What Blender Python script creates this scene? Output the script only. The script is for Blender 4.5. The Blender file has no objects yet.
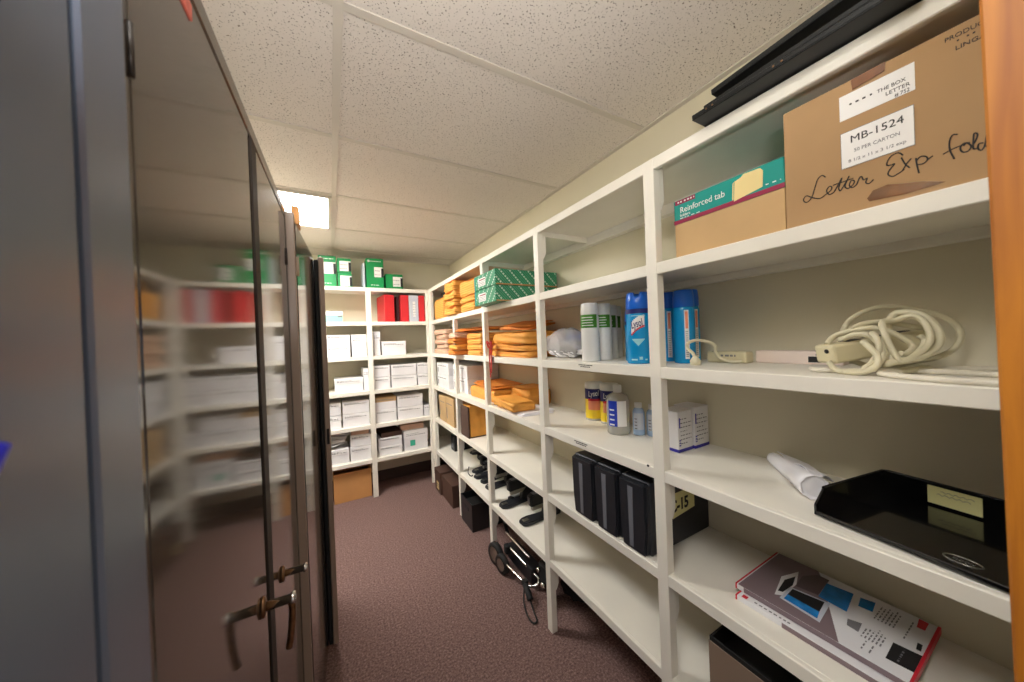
import bpy, bmesh, math, random
from mathutils import Vector, Matrix
random.seed(7)
sc = bpy.context.scene
col = sc.collection
R = math.radians

# ------------------------------------------------------------------ materials
def nodes_of(name):
    m = bpy.data.materials.new(name)
    m.use_nodes = True
    nt = m.node_tree
    return m, nt, nt.nodes['Principled BSDF']

def srgb(r, g, b):
    def f(c):
        c /= 255.0
        return c / 12.92 if c <= 0.04045 else ((c + 0.055) / 1.055) ** 2.4
    return (f(r), f(g), f(b), 1.0)

def mat(name, rgb, rough=0.5, metal=0.0, var=0.0, scale=12.0, bump=0.0, bscale=80.0, spec=0.5, coat=0.0):
    m, nt, p = nodes_of(name)
    c = srgb(*rgb)
    p.inputs['Base Color'].default_value = c
    p.inputs['Roughness'].default_value = rough
    p.inputs['Metallic'].default_value = metal
    p.inputs['Specular IOR Level'].default_value = spec
    p.inputs['Coat Weight'].default_value = coat
    tc = nt.nodes.new('ShaderNodeTexCoord')
    if var > 0:
        n = nt.nodes.new('ShaderNodeTexNoise'); n.inputs['Scale'].default_value = scale
        n.inputs['Detail'].default_value = 5
        nt.links.new(tc.outputs['Object'], n.inputs['Vector'])
        r = nt.nodes.new('ShaderNodeValToRGB')
        r.color_ramp.elements[0].position = 0.3; r.color_ramp.elements[1].position = 0.7
        r.color_ramp.elements[0].color = tuple(x * (1 - var) for x in c[:3]) + (1,)
        r.color_ramp.elements[1].color = tuple(min(1, x * (1 + var * .5)) for x in c[:3]) + (1,)
        nt.links.new(n.outputs['Fac'], r.inputs['Fac'])
        nt.links.new(r.outputs['Color'], p.inputs['Base Color'])
    if bump > 0:
        n = nt.nodes.new('ShaderNodeTexNoise'); n.inputs['Scale'].default_value = bscale
        n.inputs['Detail'].default_value = 4
        nt.links.new(tc.outputs['Object'], n.inputs['Vector'])
        b = nt.nodes.new('ShaderNodeBump'); b.inputs['Strength'].default_value = bump
        b.inputs['Distance'].default_value = 0.01
        nt.links.new(n.outputs['Fac'], b.inputs['Height'])
        nt.links.new(b.outputs['Normal'], p.inputs['Normal'])
    return m

M = {}
M['paint'] = mat('cream_shelf_paint', (242, 237, 225), 0.42, var=0.05, scale=5, bump=0.03, bscale=60)
M['wall'] = mat('wall_paint', (222, 214, 190), 0.75, var=0.04, scale=3, bump=0.05, bscale=150)
M['white'] = mat('white_card', (232, 230, 232), 0.6, var=0.04, scale=8)
M['lid'] = mat('white_card_lid', (238, 236, 237), 0.6, var=0.03, scale=8)
M['grey_ink'] = mat('grey_print', (120, 118, 122), 0.7)
M['black_ink'] = mat('black_ink', (28, 26, 28), 0.6)
M['kraft'] = mat('cardboard', (180, 144, 102), 0.8, var=0.08, scale=6, bump=0.04, bscale=40)
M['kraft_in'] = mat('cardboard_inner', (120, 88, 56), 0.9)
M['kraft2'] = mat('pale_cardboard', (205, 170, 122), 0.8, var=0.08, scale=6)
M['kraft3'] = mat('brown_cardboard', (206, 150, 92), 0.75, var=0.08, scale=6)
M['tape'] = mat('brown_tape', (120, 72, 34), 0.15, var=0.4, scale=30, coat=0.5)
M['manila'] = mat('golden_manila', (241, 168, 72), 0.6, var=0.12, scale=14)
M['manila2'] = mat('orange_manila', (228, 140, 54), 0.6, var=0.12, scale=14)
M['pinkpaper'] = mat('pinkish_paper', (226, 186, 160), 0.7, var=0.1, scale=20)
M['teal'] = mat('teal_print', (10, 150, 140), 0.4)
M['magenta'] = mat('magenta_print', (150, 30, 70), 0.5)
M['cream_card'] = mat('cream_tab_card', (236, 214, 150), 0.6)
M['green'] = mat('green_card', (0, 142, 74), 0.45)
M['dkgreen'] = mat('dark_green_card', (6, 84, 48), 0.5)
M['label'] = mat('white_label', (240, 238, 236), 0.5)
M['red'] = mat('red_vinyl', (214, 44, 52), 0.4, var=0.05)
M['maroon'] = mat('dark_maroon_vinyl', (70, 34, 34), 0.5)
M['lightgrey'] = mat('pale_grey_vinyl', (200, 205, 216), 0.45)
M['black'] = mat('black_plastic', (26, 27, 30), 0.35)
M['black_gloss'] = mat('glossy_black_plastic', (10, 10, 11), 0.12, coat=0.4)
M['charcoal'] = mat('charcoal_plastic', (34, 36, 42), 0.45, bump=0.03, bscale=300)
M['greystripe'] = mat('grey_band', (112, 114, 122), 0.4)
M['blackmetal'] = mat('black_metal', (22, 24, 24), 0.4, metal=0.3)
M['chrome'] = mat('chrome', (225, 222, 218), 0.14, metal=1.0)
M['brass'] = mat('worn_brass', (140, 104, 74), 0.35, metal=1.0, var=0.4, scale=80)
M['steel'] = mat('dull_steel', (170, 168, 160), 0.35, metal=1.0)
M['brown_cab'] = mat('brown_cabinet_enamel', (66, 58, 50), 0.085, var=0.06, scale=4, spec=0.6)
M['tan_cab'] = mat('tan_cabinet_edge', (150, 128, 112), 0.35, var=0.05)
M['grey_cab'] = mat('blue_grey_cabinet_enamel', (88, 97, 112), 0.24, var=0.05, scale=4)
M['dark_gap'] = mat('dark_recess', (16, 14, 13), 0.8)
M['dark_hinge'] = mat('dark_hinge', (50, 42, 36), 0.4, metal=0.5)
M['redsticker'] = mat('red_sticker', (196, 92, 74), 0.5, var=0.3, scale=60)
M['blue_plastic'] = mat('blue_plastic', (26, 32, 190), 0.3)
M['oak'] = None
M['beige_plastic'] = mat('beige_plastic', (214, 204, 168), 0.4)
M['beige_cord'] = mat('beige_cord', (214, 206, 176), 0.4)
M['white_cord'] = mat('pale_cord', (224, 217, 200), 0.4)
M['pinkwhite'] = mat('pinkish_white_card', (236, 218, 208), 0.5)
M['yellow_note'] = mat('pale_yellow_paper', (228, 222, 158), 0.7)
M['paper'] = mat('white_paper', (246, 244, 248), 0.7)
M['blue_cap'] = mat('blue_cap_plastic', (24, 104, 214), 0.3)
M['blue_can'] = mat('aqua_blue_print', (14, 150, 214), 0.25)
M['navy'] = mat('navy_print', (32, 36, 108), 0.35)
M['aqua'] = mat('pale_aqua_print', (150, 214, 226), 0.35)
M['redprint'] = mat('red_print', (206, 34, 52), 0.4)
M['can_white'] = mat('white_can_paint', (238, 237, 234), 0.3)
M['leaf_green'] = mat('green_label', (74, 142, 40), 0.45, var=0.35, scale=60)
M['yellow'] = mat('yellow_print', (248, 214, 44), 0.4)
M['peach'] = mat('peach_print', (240, 150, 120), 0.4)
M['royal'] = mat('royal_blue_print', (30, 60, 180), 0.4)
M['purple'] = mat('violet_print', (46, 40, 160), 0.4)
M['brownbox'] = mat('dark_brown_board', (82, 58, 48), 0.6, var=0.06)
M['mauve'] = mat('mauve_grey_print', (128, 110, 115), 0.3)
M['dark_mauve'] = mat('dark_mauve_print', (100, 84, 88), 0.3)
M['screen_blue'] = mat('blue_picture_print', (36, 128, 200), 0.25, var=0.4, scale=40)
M['rubber'] = mat('black_rubber', (24, 24, 25), 0.7)
M['mint'] = mat('mint_card', (140, 212, 182), 0.6)
M['mintsticker'] = mat('green_sticker', (66, 180, 150), 0.6)
M['ribbon'] = mat('red_ribbon', (206, 60, 50), 0.5, var=0.15, scale=60)
M['ruler_wood'] = mat('orange_wood', (226, 158, 82), 0.5, var=0.1, scale=20)
M['metal_trim'] = mat('white_metal_grid', (206, 198, 186), 0.5)
M['brown_base'] = mat('brown_baseboard', (66, 46, 38), 0.6)

def glass_mat(name, rgb, rough=0.1):
    m, nt, p = nodes_of(name)
    p.inputs['Base Color'].default_value = srgb(*rgb)
    p.inputs['Roughness'].default_value = rough
    p.inputs['Transmission Weight'].default_value = 0.6
    p.inputs['IOR'].default_value = 1.25
    return m
M['clear'] = glass_mat('clear_plastic', (228, 228, 222))
M['clearblue'] = mat('pale_blue_gel', (168, 192, 222), .2)
M['film'] = glass_mat('crinkled_film', (240, 240, 240), 0.25)

def wood():
    m, nt, p = nodes_of('varnished_orange_wood')
    tc = nt.nodes.new('ShaderNodeTexCoord'); mp = nt.nodes.new('ShaderNodeMapping')
    mp.inputs['Scale'].default_value = (30, 30, 2.5)
    n = nt.nodes.new('ShaderNodeTexNoise'); n.inputs['Scale'].default_value = 2; n.inputs['Detail'].default_value = 6
    n.inputs['Distortion'].default_value = 0.6
    r = nt.nodes.new('ShaderNodeValToRGB')
    r.color_ramp.elements[0].position = .3; r.color_ramp.elements[0].color = srgb(150, 84, 8)
    r.color_ramp.elements[1].position = .75; r.color_ramp.elements[1].color = srgb(192, 120, 24)
    nt.links.new(tc.outputs['Object'], mp.inputs['Vector']); nt.links.new(mp.outputs['Vector'], n.inputs['Vector'])
    nt.links.new(n.outputs['Fac'], r.inputs['Fac']); nt.links.new(r.outputs['Color'], p.inputs['Base Color'])
    p.inputs['Roughness'].default_value = .55
    return m
M['oak'] = wood()

def carpet():
    m, nt, p = nodes_of('maroon_brown_carpet')
    tc = nt.nodes.new('ShaderNodeTexCoord')
    n = nt.nodes.new('ShaderNodeTexNoise'); n.inputs['Scale'].default_value = 420; n.inputs['Detail'].default_value = 3
    n2 = nt.nodes.new('ShaderNodeTexNoise'); n2.inputs['Scale'].default_value = 110; n2.inputs['Detail'].default_value = 6
    mx = nt.nodes.new('ShaderNodeMath'); mx.operation = 'ADD'
    mx2 = nt.nodes.new('ShaderNodeMath'); mx2.operation = 'MULTIPLY'; mx2.inputs[1].default_value = 0.5
    r = nt.nodes.new('ShaderNodeValToRGB')
    e = r.color_ramp.elements
    e[0].position = .34; e[0].color = srgb(80, 63, 60)
    e[1].position = .68; e[1].color = srgb(182, 152, 144)
    k = e.new(.5); k.color = srgb(124, 98, 93)
    for x in (n, n2): nt.links.new(tc.outputs['Object'], x.inputs['Vector'])
    nt.links.new(n.outputs['Fac'], mx.inputs[0]); nt.links.new(n2.outputs['Fac'], mx.inputs[1])
    nt.links.new(mx.outputs[0], mx2.inputs[0]); nt.links.new(mx2.outputs[0], r.inputs['Fac'])
    nt.links.new(r.outputs['Color'], p.inputs['Base Color'])
    b = nt.nodes.new('ShaderNodeBump'); b.inputs['Strength'].default_value = .6; b.inputs['Distance'].default_value = .004
    nt.links.new(n.outputs['Fac'], b.inputs['Height']); nt.links.new(b.outputs['Normal'], p.inputs['Normal'])
    p.inputs['Roughness'].default_value = .95; p.inputs['Specular IOR Level'].default_value = .1
    return m
M['carpet'] = carpet()

def ceiling_mat():
    m, nt, p = nodes_of('fissured_ceiling_tile')
    tc = nt.nodes.new('ShaderNodeTexCoord')
    v = nt.nodes.new('ShaderNodeTexNoise'); v.inputs['Scale'].default_value = 190; v.inputs['Detail'].default_value = 1.5
    v.inputs['Distortion'].default_value = .35
    r = nt.nodes.new('ShaderNodeValToRGB'); e = r.color_ramp.elements
    e[0].position = .32; e[0].color = (0, 0, 0, 1)
    e[1].position = .365; e[1].color = (1, 1, 1, 1)
    c = nt.nodes.new('ShaderNodeMix'); c.data_type = 'RGBA'
    c.inputs[6].default_value = srgb(128, 116, 104); c.inputs[7].default_value = srgb(224, 216, 207)
    n2 = nt.nodes.new('ShaderNodeTexNoise'); n2.inputs['Scale'].default_value = 160
    nt.links.new(tc.outputs['Object'], v.inputs['Vector']); nt.links.new(tc.outputs['Object'], n2.inputs['Vector'])
    nt.links.new(v.outputs['Fac'], r.inputs['Fac']); nt.links.new(r.outputs['Color'], c.inputs[0])
    nt.links.new(c.outputs[2], p.inputs['Base Color'])
    b = nt.nodes.new('ShaderNodeBump'); b.inputs['Strength'].default_value = .7; b.inputs['Distance'].default_value = .004
    nt.links.new(r.outputs['Color'], b.inputs['Height']); nt.links.new(b.outputs['Normal'], p.inputs['Normal'])
    p.inputs['Roughness'].default_value = .9; p.inputs['Specular IOR Level'].default_value = .15
    return m
M['ceil'] = ceiling_mat()

def striped_green():
    # green box wrap with slanted lines of white dashes
    m, nt, p = nodes_of('green_dash_wrap')
    tc = nt.nodes.new('ShaderNodeTexCoord')
    sx = nt.nodes.new('ShaderNodeSeparateXYZ'); nt.links.new(tc.outputs['Object'], sx.inputs[0])
    def mth(op, a, b=None):
        n = nt.nodes.new('ShaderNodeMath'); n.operation = op
        for i, v in enumerate((a, b)):
            if v is None: continue
            if isinstance(v, (int, float)): n.inputs[i].default_value = v
            else: nt.links.new(v, n.inputs[i])
        return n.outputs[0]
    h = mth('ADD', sx.outputs[0], mth('MULTIPLY', sx.outputs[1], 1.0))
    u = mth('ADD', h, mth('MULTIPLY', sx.outputs[2], 1.0))      # across the slanted lines
    w = mth('SUBTRACT', sx.outputs[2], mth('MULTIPLY', h, 1.0))  # along them
    fu = mth('FRACT', mth('MULTIPLY', u, 16.0))
    line = mth('LESS_THAN', fu, 0.17)
    dash = mth('LESS_THAN', mth('FRACT', mth('MULTIPLY', w, 42.0)), 0.6)
    thin = mth('MULTIPLY', mth('GREATER_THAN', mth('FRACT', mth('MULTIPLY', u, 64.0)), 0.82), 0.35)
    f = mth('MAXIMUM', mth('MULTIPLY', line, dash), thin)
    c = nt.nodes.new('ShaderNodeMix'); c.data_type = 'RGBA'
    c.inputs[6].default_value = srgb(4, 142, 98); c.inputs[7].default_value = srgb(226, 240, 230)
    nt.links.new(f, c.inputs[0]); nt.links.new(c.outputs[2], p.inputs['Base Color'])
    p.inputs['Roughness'].default_value = .4
    return m
M['dashgreen'] = striped_green()

def layered(name, c1, c2, freq):
    m, nt, p = nodes_of(name)
    tc = nt.nodes.new('ShaderNodeTexCoord'); s = nt.nodes.new('ShaderNodeTexWave')
    s.wave_type = 'BANDS'; s.bands_direction = 'Z'
    s.inputs['Scale'].default_value = freq; s.inputs['Distortion'].default_value = 1.2; s.inputs['Detail'].default_value = 3
    s.inputs['Detail Scale'].default_value = .4
    r = nt.nodes.new('ShaderNodeValToRGB')
    r.color_ramp.elements[0].color = srgb(*c1); r.color_ramp.elements[1].color = srgb(*c2)
    r.color_ramp.elements[0].position = .02; r.color_ramp.elements[1].position = .35
    nt.links.new(tc.outputs['Object'], s.inputs['Vector']); nt.links.new(s.outputs['Fac'], r.inputs['Fac'])
    nt.links.new(r.outputs['Color'], p.inputs['Base Color'])
    b = nt.nodes.new('ShaderNodeBump'); b.inputs['Strength'].default_value = .5; b.inputs['Distance'].default_value = .004
    nt.links.new(s.outputs['Fac'], b.inputs['Height']); nt.links.new(b.outputs['Normal'], p.inputs['Normal'])
    p.inputs['Roughness'].default_value = .6
    return m
M['env_edges'] = layered('stacked_manila_edges', (218, 142, 56), (246, 178, 82), 20)
M['env_edges2'] = layered('stacked_pale_edges', (206, 150, 112), (232, 196, 168), 24)

def emit(name, rgb, strength):
    m = bpy.data.materials.new(name); m.use_nodes = True
    nt = m.node_tree; nt.nodes.clear()
    o = nt.nodes.new('ShaderNodeOutputMaterial'); e = nt.nodes.new('ShaderNodeEmission')
    e.inputs['Color'].default_value = rgb + (1,); e.inputs['Strength'].default_value = strength
    nt.links.new(e.outputs[0], o.inputs[0])
    return m

# ------------------------------------------------------------------ mesh helpers
I4 = Matrix.Identity(4)
def bx(bm, x0, y0, z0, x1, y1, z1, bev=0.0, m=I4, seg=1):
    t = bmesh.new()
    bmesh.ops.create_cube(t, size=1)
    for v in t.verts:
        v.co = Vector(((x0 + x1) / 2 + v.co.x * (x1 - x0), (y0 + y1) / 2 + v.co.y * (y1 - y0), (z0 + z1) / 2 + v.co.z * (z1 - z0)))
    if bev > 0:
        bmesh.ops.bevel(t, geom=t.edges[:], offset=bev, segments=seg, affect='EDGES', profile=.5)
    merge(bm, t, m)

def merge(bm, t, m=I4):
    vs = [bm.verts.new(m @ v.co) for v in t.verts]
    t.verts.index_update()
    for f in t.faces:
        try: bm.faces.new([vs[v.index] for v in f.verts]).smooth = f.smooth
        except ValueError: pass
    t.free()

def prism(bm, pts, d, m=I4, bev=0.0):
    # polygon in local xy extruded from z=0 to z=d
    t = bmesh.new()
    f = t.faces.new([t.verts.new((p[0], p[1], 0)) for p in pts])
    r = bmesh.ops.extrude_face_region(t, geom=[f])
    for v in r['geom']:
        if isinstance(v, bmesh.types.BMVert): v.co.z += d
    bmesh.ops.recalc_face_normals(t, faces=t.faces[:])
    if bev > 0: bmesh.ops.bevel(t, geom=t.edges[:], offset=bev, segments=2, affect='EDGES')
    merge(bm, t, m)

def lathe(bm, prof, seg=32, m=I4, smooth=True):
    t = bmesh.new(); rings = []
    for (r, z) in prof:
        if r < 1e-6: rings.append([t.verts.new((0, 0, z))])
        else: rings.append([t.verts.new((r * math.cos(2 * math.pi * i / seg), r * math.sin(2 * math.pi * i / seg), z)) for i in range(seg)])
    for a, b in zip(rings, rings[1:]):
        for i in range(seg):
            j = (i + 1) % seg
            if len(a) == 1 and len(b) == 1: continue
            if len(a) == 1: q = [a[0], b[i], b[j]]
            elif len(b) == 1: q = [a[i], a[j], b[0]]
            else: q = [a[i], a[j], b[j], b[i]]
            t.faces.new(q).smooth = smooth
    bmesh.ops.recalc_face_normals(t, faces=t.faces[:])
    merge(bm, t, m)

def catmull(pts, n=6, closed=False):
    P = [Vector(p) for p in pts]; out = []
    k = len(P)
    rng = range(k) if closed else range(k - 1)
    for i in rng:
        p1, p2 = P[i], P[(i + 1) % k]
        p0 = P[(i - 1) % k] if closed or i > 0 else p1
        p3 = P[(i + 2) % k] if closed or i + 2 < k else p2
        for j in range(n):
            s = j / n
            out.append(.5 * ((2 * p1) + (p2 - p0) * s + (2 * p0 - 5 * p1 + 4 * p2 - p3) * s * s + (3 * p1 - p0 - 3 * p2 + p3) * s ** 3))
    if not closed: out.append(P[-1])
    return out

def tube(bm, pts, r, seg=8, n=6, closed=False, m=I4, smooth=True):
    P = catmull(pts, n, closed) if n > 1 else [Vector(p) for p in pts]
    t = bmesh.new(); rings = []; k = len(P); up = None
    for i, p in enumerate(P):
        a = P[(i - 1) % k] if (closed or i > 0) else p
        b = P[(i + 1) % k] if (closed or i < k - 1) else p
        d = (b - a)
        if d.length < 1e-9: d = Vector((0, 0, 1))
        d.normalize()
        if up is None:
            up = d.orthogonal().normalized()
        else:
            up = up - d * up.dot(d)
            up = up.normalized() if up.length > 1e-6 else d.orthogonal().normalized()
        s = d.cross(up)
        rings.append([t.verts.new(p + (up * math.cos(2 * math.pi * q / seg) + s * math.sin(2 * math.pi * q / seg)) * r) for q in range(seg)])
    prs = list(zip(rings, rings[1:])) + ([(rings[-1], rings[0])] if closed else [])
    for a, b in prs:
        for q in range(seg):
            t.faces.new([a[q], a[(q + 1) % seg], b[(q + 1) % seg], b[q]]).smooth = smooth
    if not closed:
        t.faces.new(rings[0]); t.faces.new(rings[-1])
    bmesh.ops.recalc_face_normals(t, faces=t.faces[:])
    merge(bm, t, m)

def frame(o, u, v):
    # matrix whose local x, y, z run along u, v, u x v from o
    u = Vector(u).normalized(); v = Vector(v).normalized(); w = u.cross(v)
    return Matrix(((u.x, v.x, w.x, o[0]), (u.y, v.y, w.y, o[1]), (u.z, v.z, w.z, o[2]), (0, 0, 0, 1)))
def faceX(x, y, z): return frame((x, y, z), (0, -1, 0), (0, 0, 1))   # on a face that looks to -X
def faceY(x, y, z): return frame((x, y, z), (1, 0, 0), (0, 0, 1))    # on a face that looks to -Y

def mesh(bm, name, m):
    me = bpy.data.meshes.new(name); bm.to_mesh(me); bm.free()
    me.materials.append(M[m] if isinstance(m, str) else m)
    return me

def obj(name, bm, m, parent=None, world=None):
    if world is not None:     # bm given in world coordinates, parent's own frame wanted
        inv = world.inverted()
        for v in bm.verts: v.co = inv @ v.co
    o = bpy.data.objects.new(name, mesh(bm, name, m)); col.objects.link(o)
    if parent: o.parent = parent
    return o

def thing(name, label, cat, loc=(0, 0, 0), rotz=0.0, group=None):
    o = bpy.data.objects.new(name, None); col.objects.link(o)
    o.empty_display_size = .05
    o.location = loc; o.rotation_euler = (0, 0, rotz)
    o['label'] = label; o['category'] = cat
    if group: o['group'] = group
    return o

def tag(o, label, cat, group=None):
    o['label'] = label; o['category'] = cat
    if group: o['group'] = group
    return o

def struct(name, bm, m):
    o = obj(name, bm, m); o['kind'] = 'structure'
    return o

def Wm(o): return Matrix.Translation(o.location) @ Matrix.Rotation(o.rotation_euler.z, 4, 'Z')

def text_bm(s, size, m, shear=0.0, align='LEFT', thick=0.0004, wrap=None, width=None, pre=None, bold=0.0):
    c = bpy.data.curves.new('lettering', 'FONT'); c.body = s; c.size = size; c.shear = shear
    c.align_x = align; c.extrude = thick; c.resolution_u = 3; c.offset = bold
    t = bpy.data.objects.new('lettering', c); col.objects.link(t)
    bpy.context.view_layer.update()
    me = bpy.data.meshes.new_from_object(t.evaluated_get(bpy.context.evaluated_depsgraph_get()))
    bpy.data.objects.remove(t); bpy.data.curves.remove(c)
    bm = bmesh.new(); bm.from_mesh(me); bpy.data.meshes.remove(me)
    if width and bm.verts:
        xs = [v.co.x for v in bm.verts]; k = width / (max(xs) - min(xs))
        for v in bm.verts: v.co.x *= k
    if pre is not None:
        for v in bm.verts: v.co = pre @ v.co
    if wrap:
        bmesh.ops.triangulate(bm, faces=bm.faces[:])
        bmesh.ops.subdivide_edges(bm, edges=[e for e in bm.edges if e.calc_length() > .004], cuts=2)
        for v in bm.verts:
            a = v.co.x / wrap; rr = wrap + v.co.z
            v.co = Vector((rr * math.sin(a), v.co.y, rr * math.cos(a) - wrap))
    for v in bm.verts: v.co = m @ v.co
    return bm

def quad(bm, pts, m=I4, t=.0006):
    # thin patch through 4+ local xy points
    prism(bm, pts, t, m)

# ------------------------------------------------------------------ sizes of the place
EYE = 1.403
X0, YB = .871, 3.266          # front planes of the two shelving runs
XW, YW = 1.2255, 3.622        # walls behind them
ZC = 2.289
BOT = [1.901 - .3169 * j for j in range(6)]
TH = .035
TOP = [b + TH for b in BOT]

# ------------------------------------------------------------------ setting
bm = bmesh.new(); bx(bm, -2.2, -2.6, -.06, 1.6, 3.9, 0); struct('floor', bm, 'carpet')
bm = bmesh.new(); bx(bm, -2.2, -2.6, ZC, 1.6, 3.9, ZC + .06); struct('ceiling', bm, 'ceil')
bm = bmesh.new(); bx(bm, XW, -.02, 0, XW + .1, YW + .1, ZC); struct('wall_right', bm, 'wall')
bm = bmesh.new(); bx(bm, -.72, YW, 0, XW, YW + .1, ZC); struct('wall_back', bm, 'wall')
bm = bmesh.new(); bx(bm, -.72, -.02, 0, -.62, YW, ZC); struct('wall_left', bm, 'wall')
bm = bmesh.new(); bx(bm, .63, -.12, 0, 1.33, -.02, ZC); bx(bm, -.72, -.4, 0, -.62, -.02, ZC)
bx(bm, -.62, -.12, 2.12, .63, -.02, ZC); struct('wall_front', bm, 'wall')
bm = bmesh.new(); bx(bm, -.62, YW - .012, 0, XW, YW, .11, .003); struct('baseboard_back', bm, 'brown_base')
bm = bmesh.new(); bx(bm, XW - .012, -.02, 0, XW, YW - .012, .11, .003); struct('baseboard_right', bm, 'brown_base')
# door jamb of varnished wood at the right of the doorway
bm = bmesh.new()
J = .52
bx(bm, J, -.09, 0, .63, J * .0855, 2.12, .002)
for v in bm.verts:
    if v.co.y > 0: v.co.y += (v.co.z - 1.38) * .0105
bx(bm, J - .012, -.06, 0, J, -.02, 2.12, .002)
struct('trim_1', bm, 'oak')
# ceiling grid
bm = bmesh.new()
gx = .049
for k in range(-1, 6):
    y = .94 + .6096 * k
    bx(bm, -.62, y - .012, ZC - .004, XW, y + .012, ZC)
struct('trim_2', bm, 'metal_trim')
bm = bmesh.new()
bx(bm, gx - .012, -.3, ZC - .006, gx + .012, YW, ZC)
struct('trim_3', bm, 'metal_trim')
bm = bmesh.new()
bx(bm, XW - .022, -.02, ZC - .006, XW, YW, ZC); bx(bm, -.62, YW - .022, ZC - .006, XW - .022, YW, ZC)
struct('trim_4', bm, 'metal_trim')

def ceiling_light(x0, y0, x1, y1, label, strength, rgb=(1.0, .96, .88)):
    t = thing('ceiling_light', label, 'light', ((x0 + x1) / 2, (y0 + y1) / 2, ZC))
    w = Wm(t); b = .02
    bm = bmesh.new()
    bx(bm, x0, y0, ZC - .016, x1, y0 + b, ZC - .001); bx(bm, x0, y1 - b, ZC - .016, x1, y1, ZC - .001)
    bx(bm, x0, y0 + b, ZC - .016, x0 + b, y1 - b, ZC - .001); bx(bm, x1 - b, y0 + b, ZC - .016, x1, y1 - b, ZC - .001)
    obj('light_frame', bm, 'metal_trim', t, w)
    bm = bmesh.new(); bx(bm, x0 + b, y0 + b, ZC - .010, x1 - b, y1 - b, ZC - .002)
    obj('diffuser', bm, emit('lit_diffuser', rgb, strength), t, w)
ceiling_light(-.60, 2.17, .036, 2.76, 'glowing square ceiling panel light far beyond the brown cabinets', 22, (1, .985, .96))
ceiling_light(-.60, -.26, .036, .32, 'square ceiling panel light close to the doorway', 11, (1, .985, .96))

# ------------------------------------------------------------------ shelving
POSTS_R = [.646 + .019, 1.279 + .019, 1.921 + .019, 2.506 + .019]
def bracket(bm, x, y, z, m=I4):
    # tapered support block under a board, behind the post
    prism(bm, [(0, 0), (.017, 0), (.017, -.105), (.004, -.135), (0, -.135)], .037, frame((x, y + .0185, z), (1, 0, 0), (0, 0, 1)))

sh = thing('shelving_unit', 'long cream painted open shelving along the right wall', 'shelving', (X0, 1.8, 0))
w = Wm(sh)
for j in range(6):
    bm = bmesh.new(); bx(bm, X0 + .016, -.018, TOP[j] - .018, XW - .001, YW - .013, TOP[j], .001)
    b_ = obj('shelf_board', bm, 'paint', sh, w)
    bm = bmesh.new(); bx(bm, X0, -.018, BOT[j], X0 + .0165, YB, TOP[j] + .0002, .002); obj('front_edge', bm, 'paint', b_, w)
for k, y in enumerate(POSTS_R):
    bm = bmesh.new(); bx(bm, X0 - .0015, y - .019, 0, X0 + .029, y + .019, (TOP[0] if k < 3 else TOP[1]) - .001, .0015)
    p = obj('post', bm, 'paint', sh, w)
    for j in range(0 if k < 3 else 2, 6):
        if j in (1, 2): continue
        bm = bmesh.new(); bracket(bm, X0 + .029, y, TOP[j] - .018)
        obj('bracket', bm, 'paint', p, w)
bm = bmesh.new(); bx(bm, X0 - .0015, 3.1746, 0, X0 + .029, YB, TOP[0] - .001, .0015); obj('post', bm, 'paint', sh, w)
bm = bmesh.new(); bx(bm, X0 - .0015, -.018, 0, X0 + .029, .012, TOP[0] - .001, .0015); obj('post', bm, 'paint', sh, w)
for j in range(6):    # ledger strips on the wall that carry the boards
    bm = bmesh.new(); bx(bm, XW - .036, -.018, TOP[j] - (.040 if j else .058), XW - .001, YW - .013, TOP[j] - .018, .001); obj('ledger', bm, 'paint', sh, w)
for y in (POSTS_R[1], POSTS_R[2]):
    bm = bmesh.new(); bx(bm, X0 + .046, y - .009, TOP[0] - .044, XW - .036, y + .009, TOP[0] - .018, .001); obj('cleat', bm, 'paint', sh, w)
def shelf_sticker(y, z, wd):
    bm = bmesh.new()
    for r_, (a, b) in enumerate(((0, 1), (.12, .85))):
        x = a
        while x < b - .08:
            l = random.uniform(.05, .11)
            quad(bm, [(x * wd, -r_ * .007), ((x + l) * wd, -r_ * .007), ((x + l) * wd, -r_ * .007 + .0035), (x * wd, -r_ * .007 + .0035)], faceX(X0 - .0003, y, z), .0005)
            x += l + .025
    obj('shelf_marking', bm, 'black_ink', sh, w)
shelf_sticker(1.02, TOP[2] - .012, .085); shelf_sticker(1.065, TOP[3] - .012, .085)
bm = bmesh.new(); lathe(bm, [(0, 0), (.004, 0), (.004, .0015), (0, .002)], 10, frame((X0 - .001, .705, TOP[3] - .001), (0, 1, 0), (0, 0, 1))); obj('screw', bm, 'black_ink', sh, w)

fs = thing('shelving_unit', 'short cream painted open shelving across the far wall', 'shelving', (.15, YB, 0))
w = Wm(fs)
for j in range(6):
    bm = bmesh.new(); bx(bm, -.60, YB + .016, TOP[j] - .018, X0 - .0005, YW - .013, TOP[j], .001)
    b_ = obj('shelf_board', bm, 'paint', fs, w)
    bm = bmesh.new(); bx(bm, -.60, YB, BOT[j], X0 - .0005, YB + .0165, TOP[j] + .0002, .002); obj('front_edge', bm, 'paint', b_, w)
for x0, x1 in ((.297, .341), (.846, X0 - .002), (-.27, -.226)):
    bm = bmesh.new(); bx(bm, x0, YB - .0015, 0, x1, YB + .029, TOP[0] - .001, .0015); obj('post', bm, 'paint', fs, w)

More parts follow.
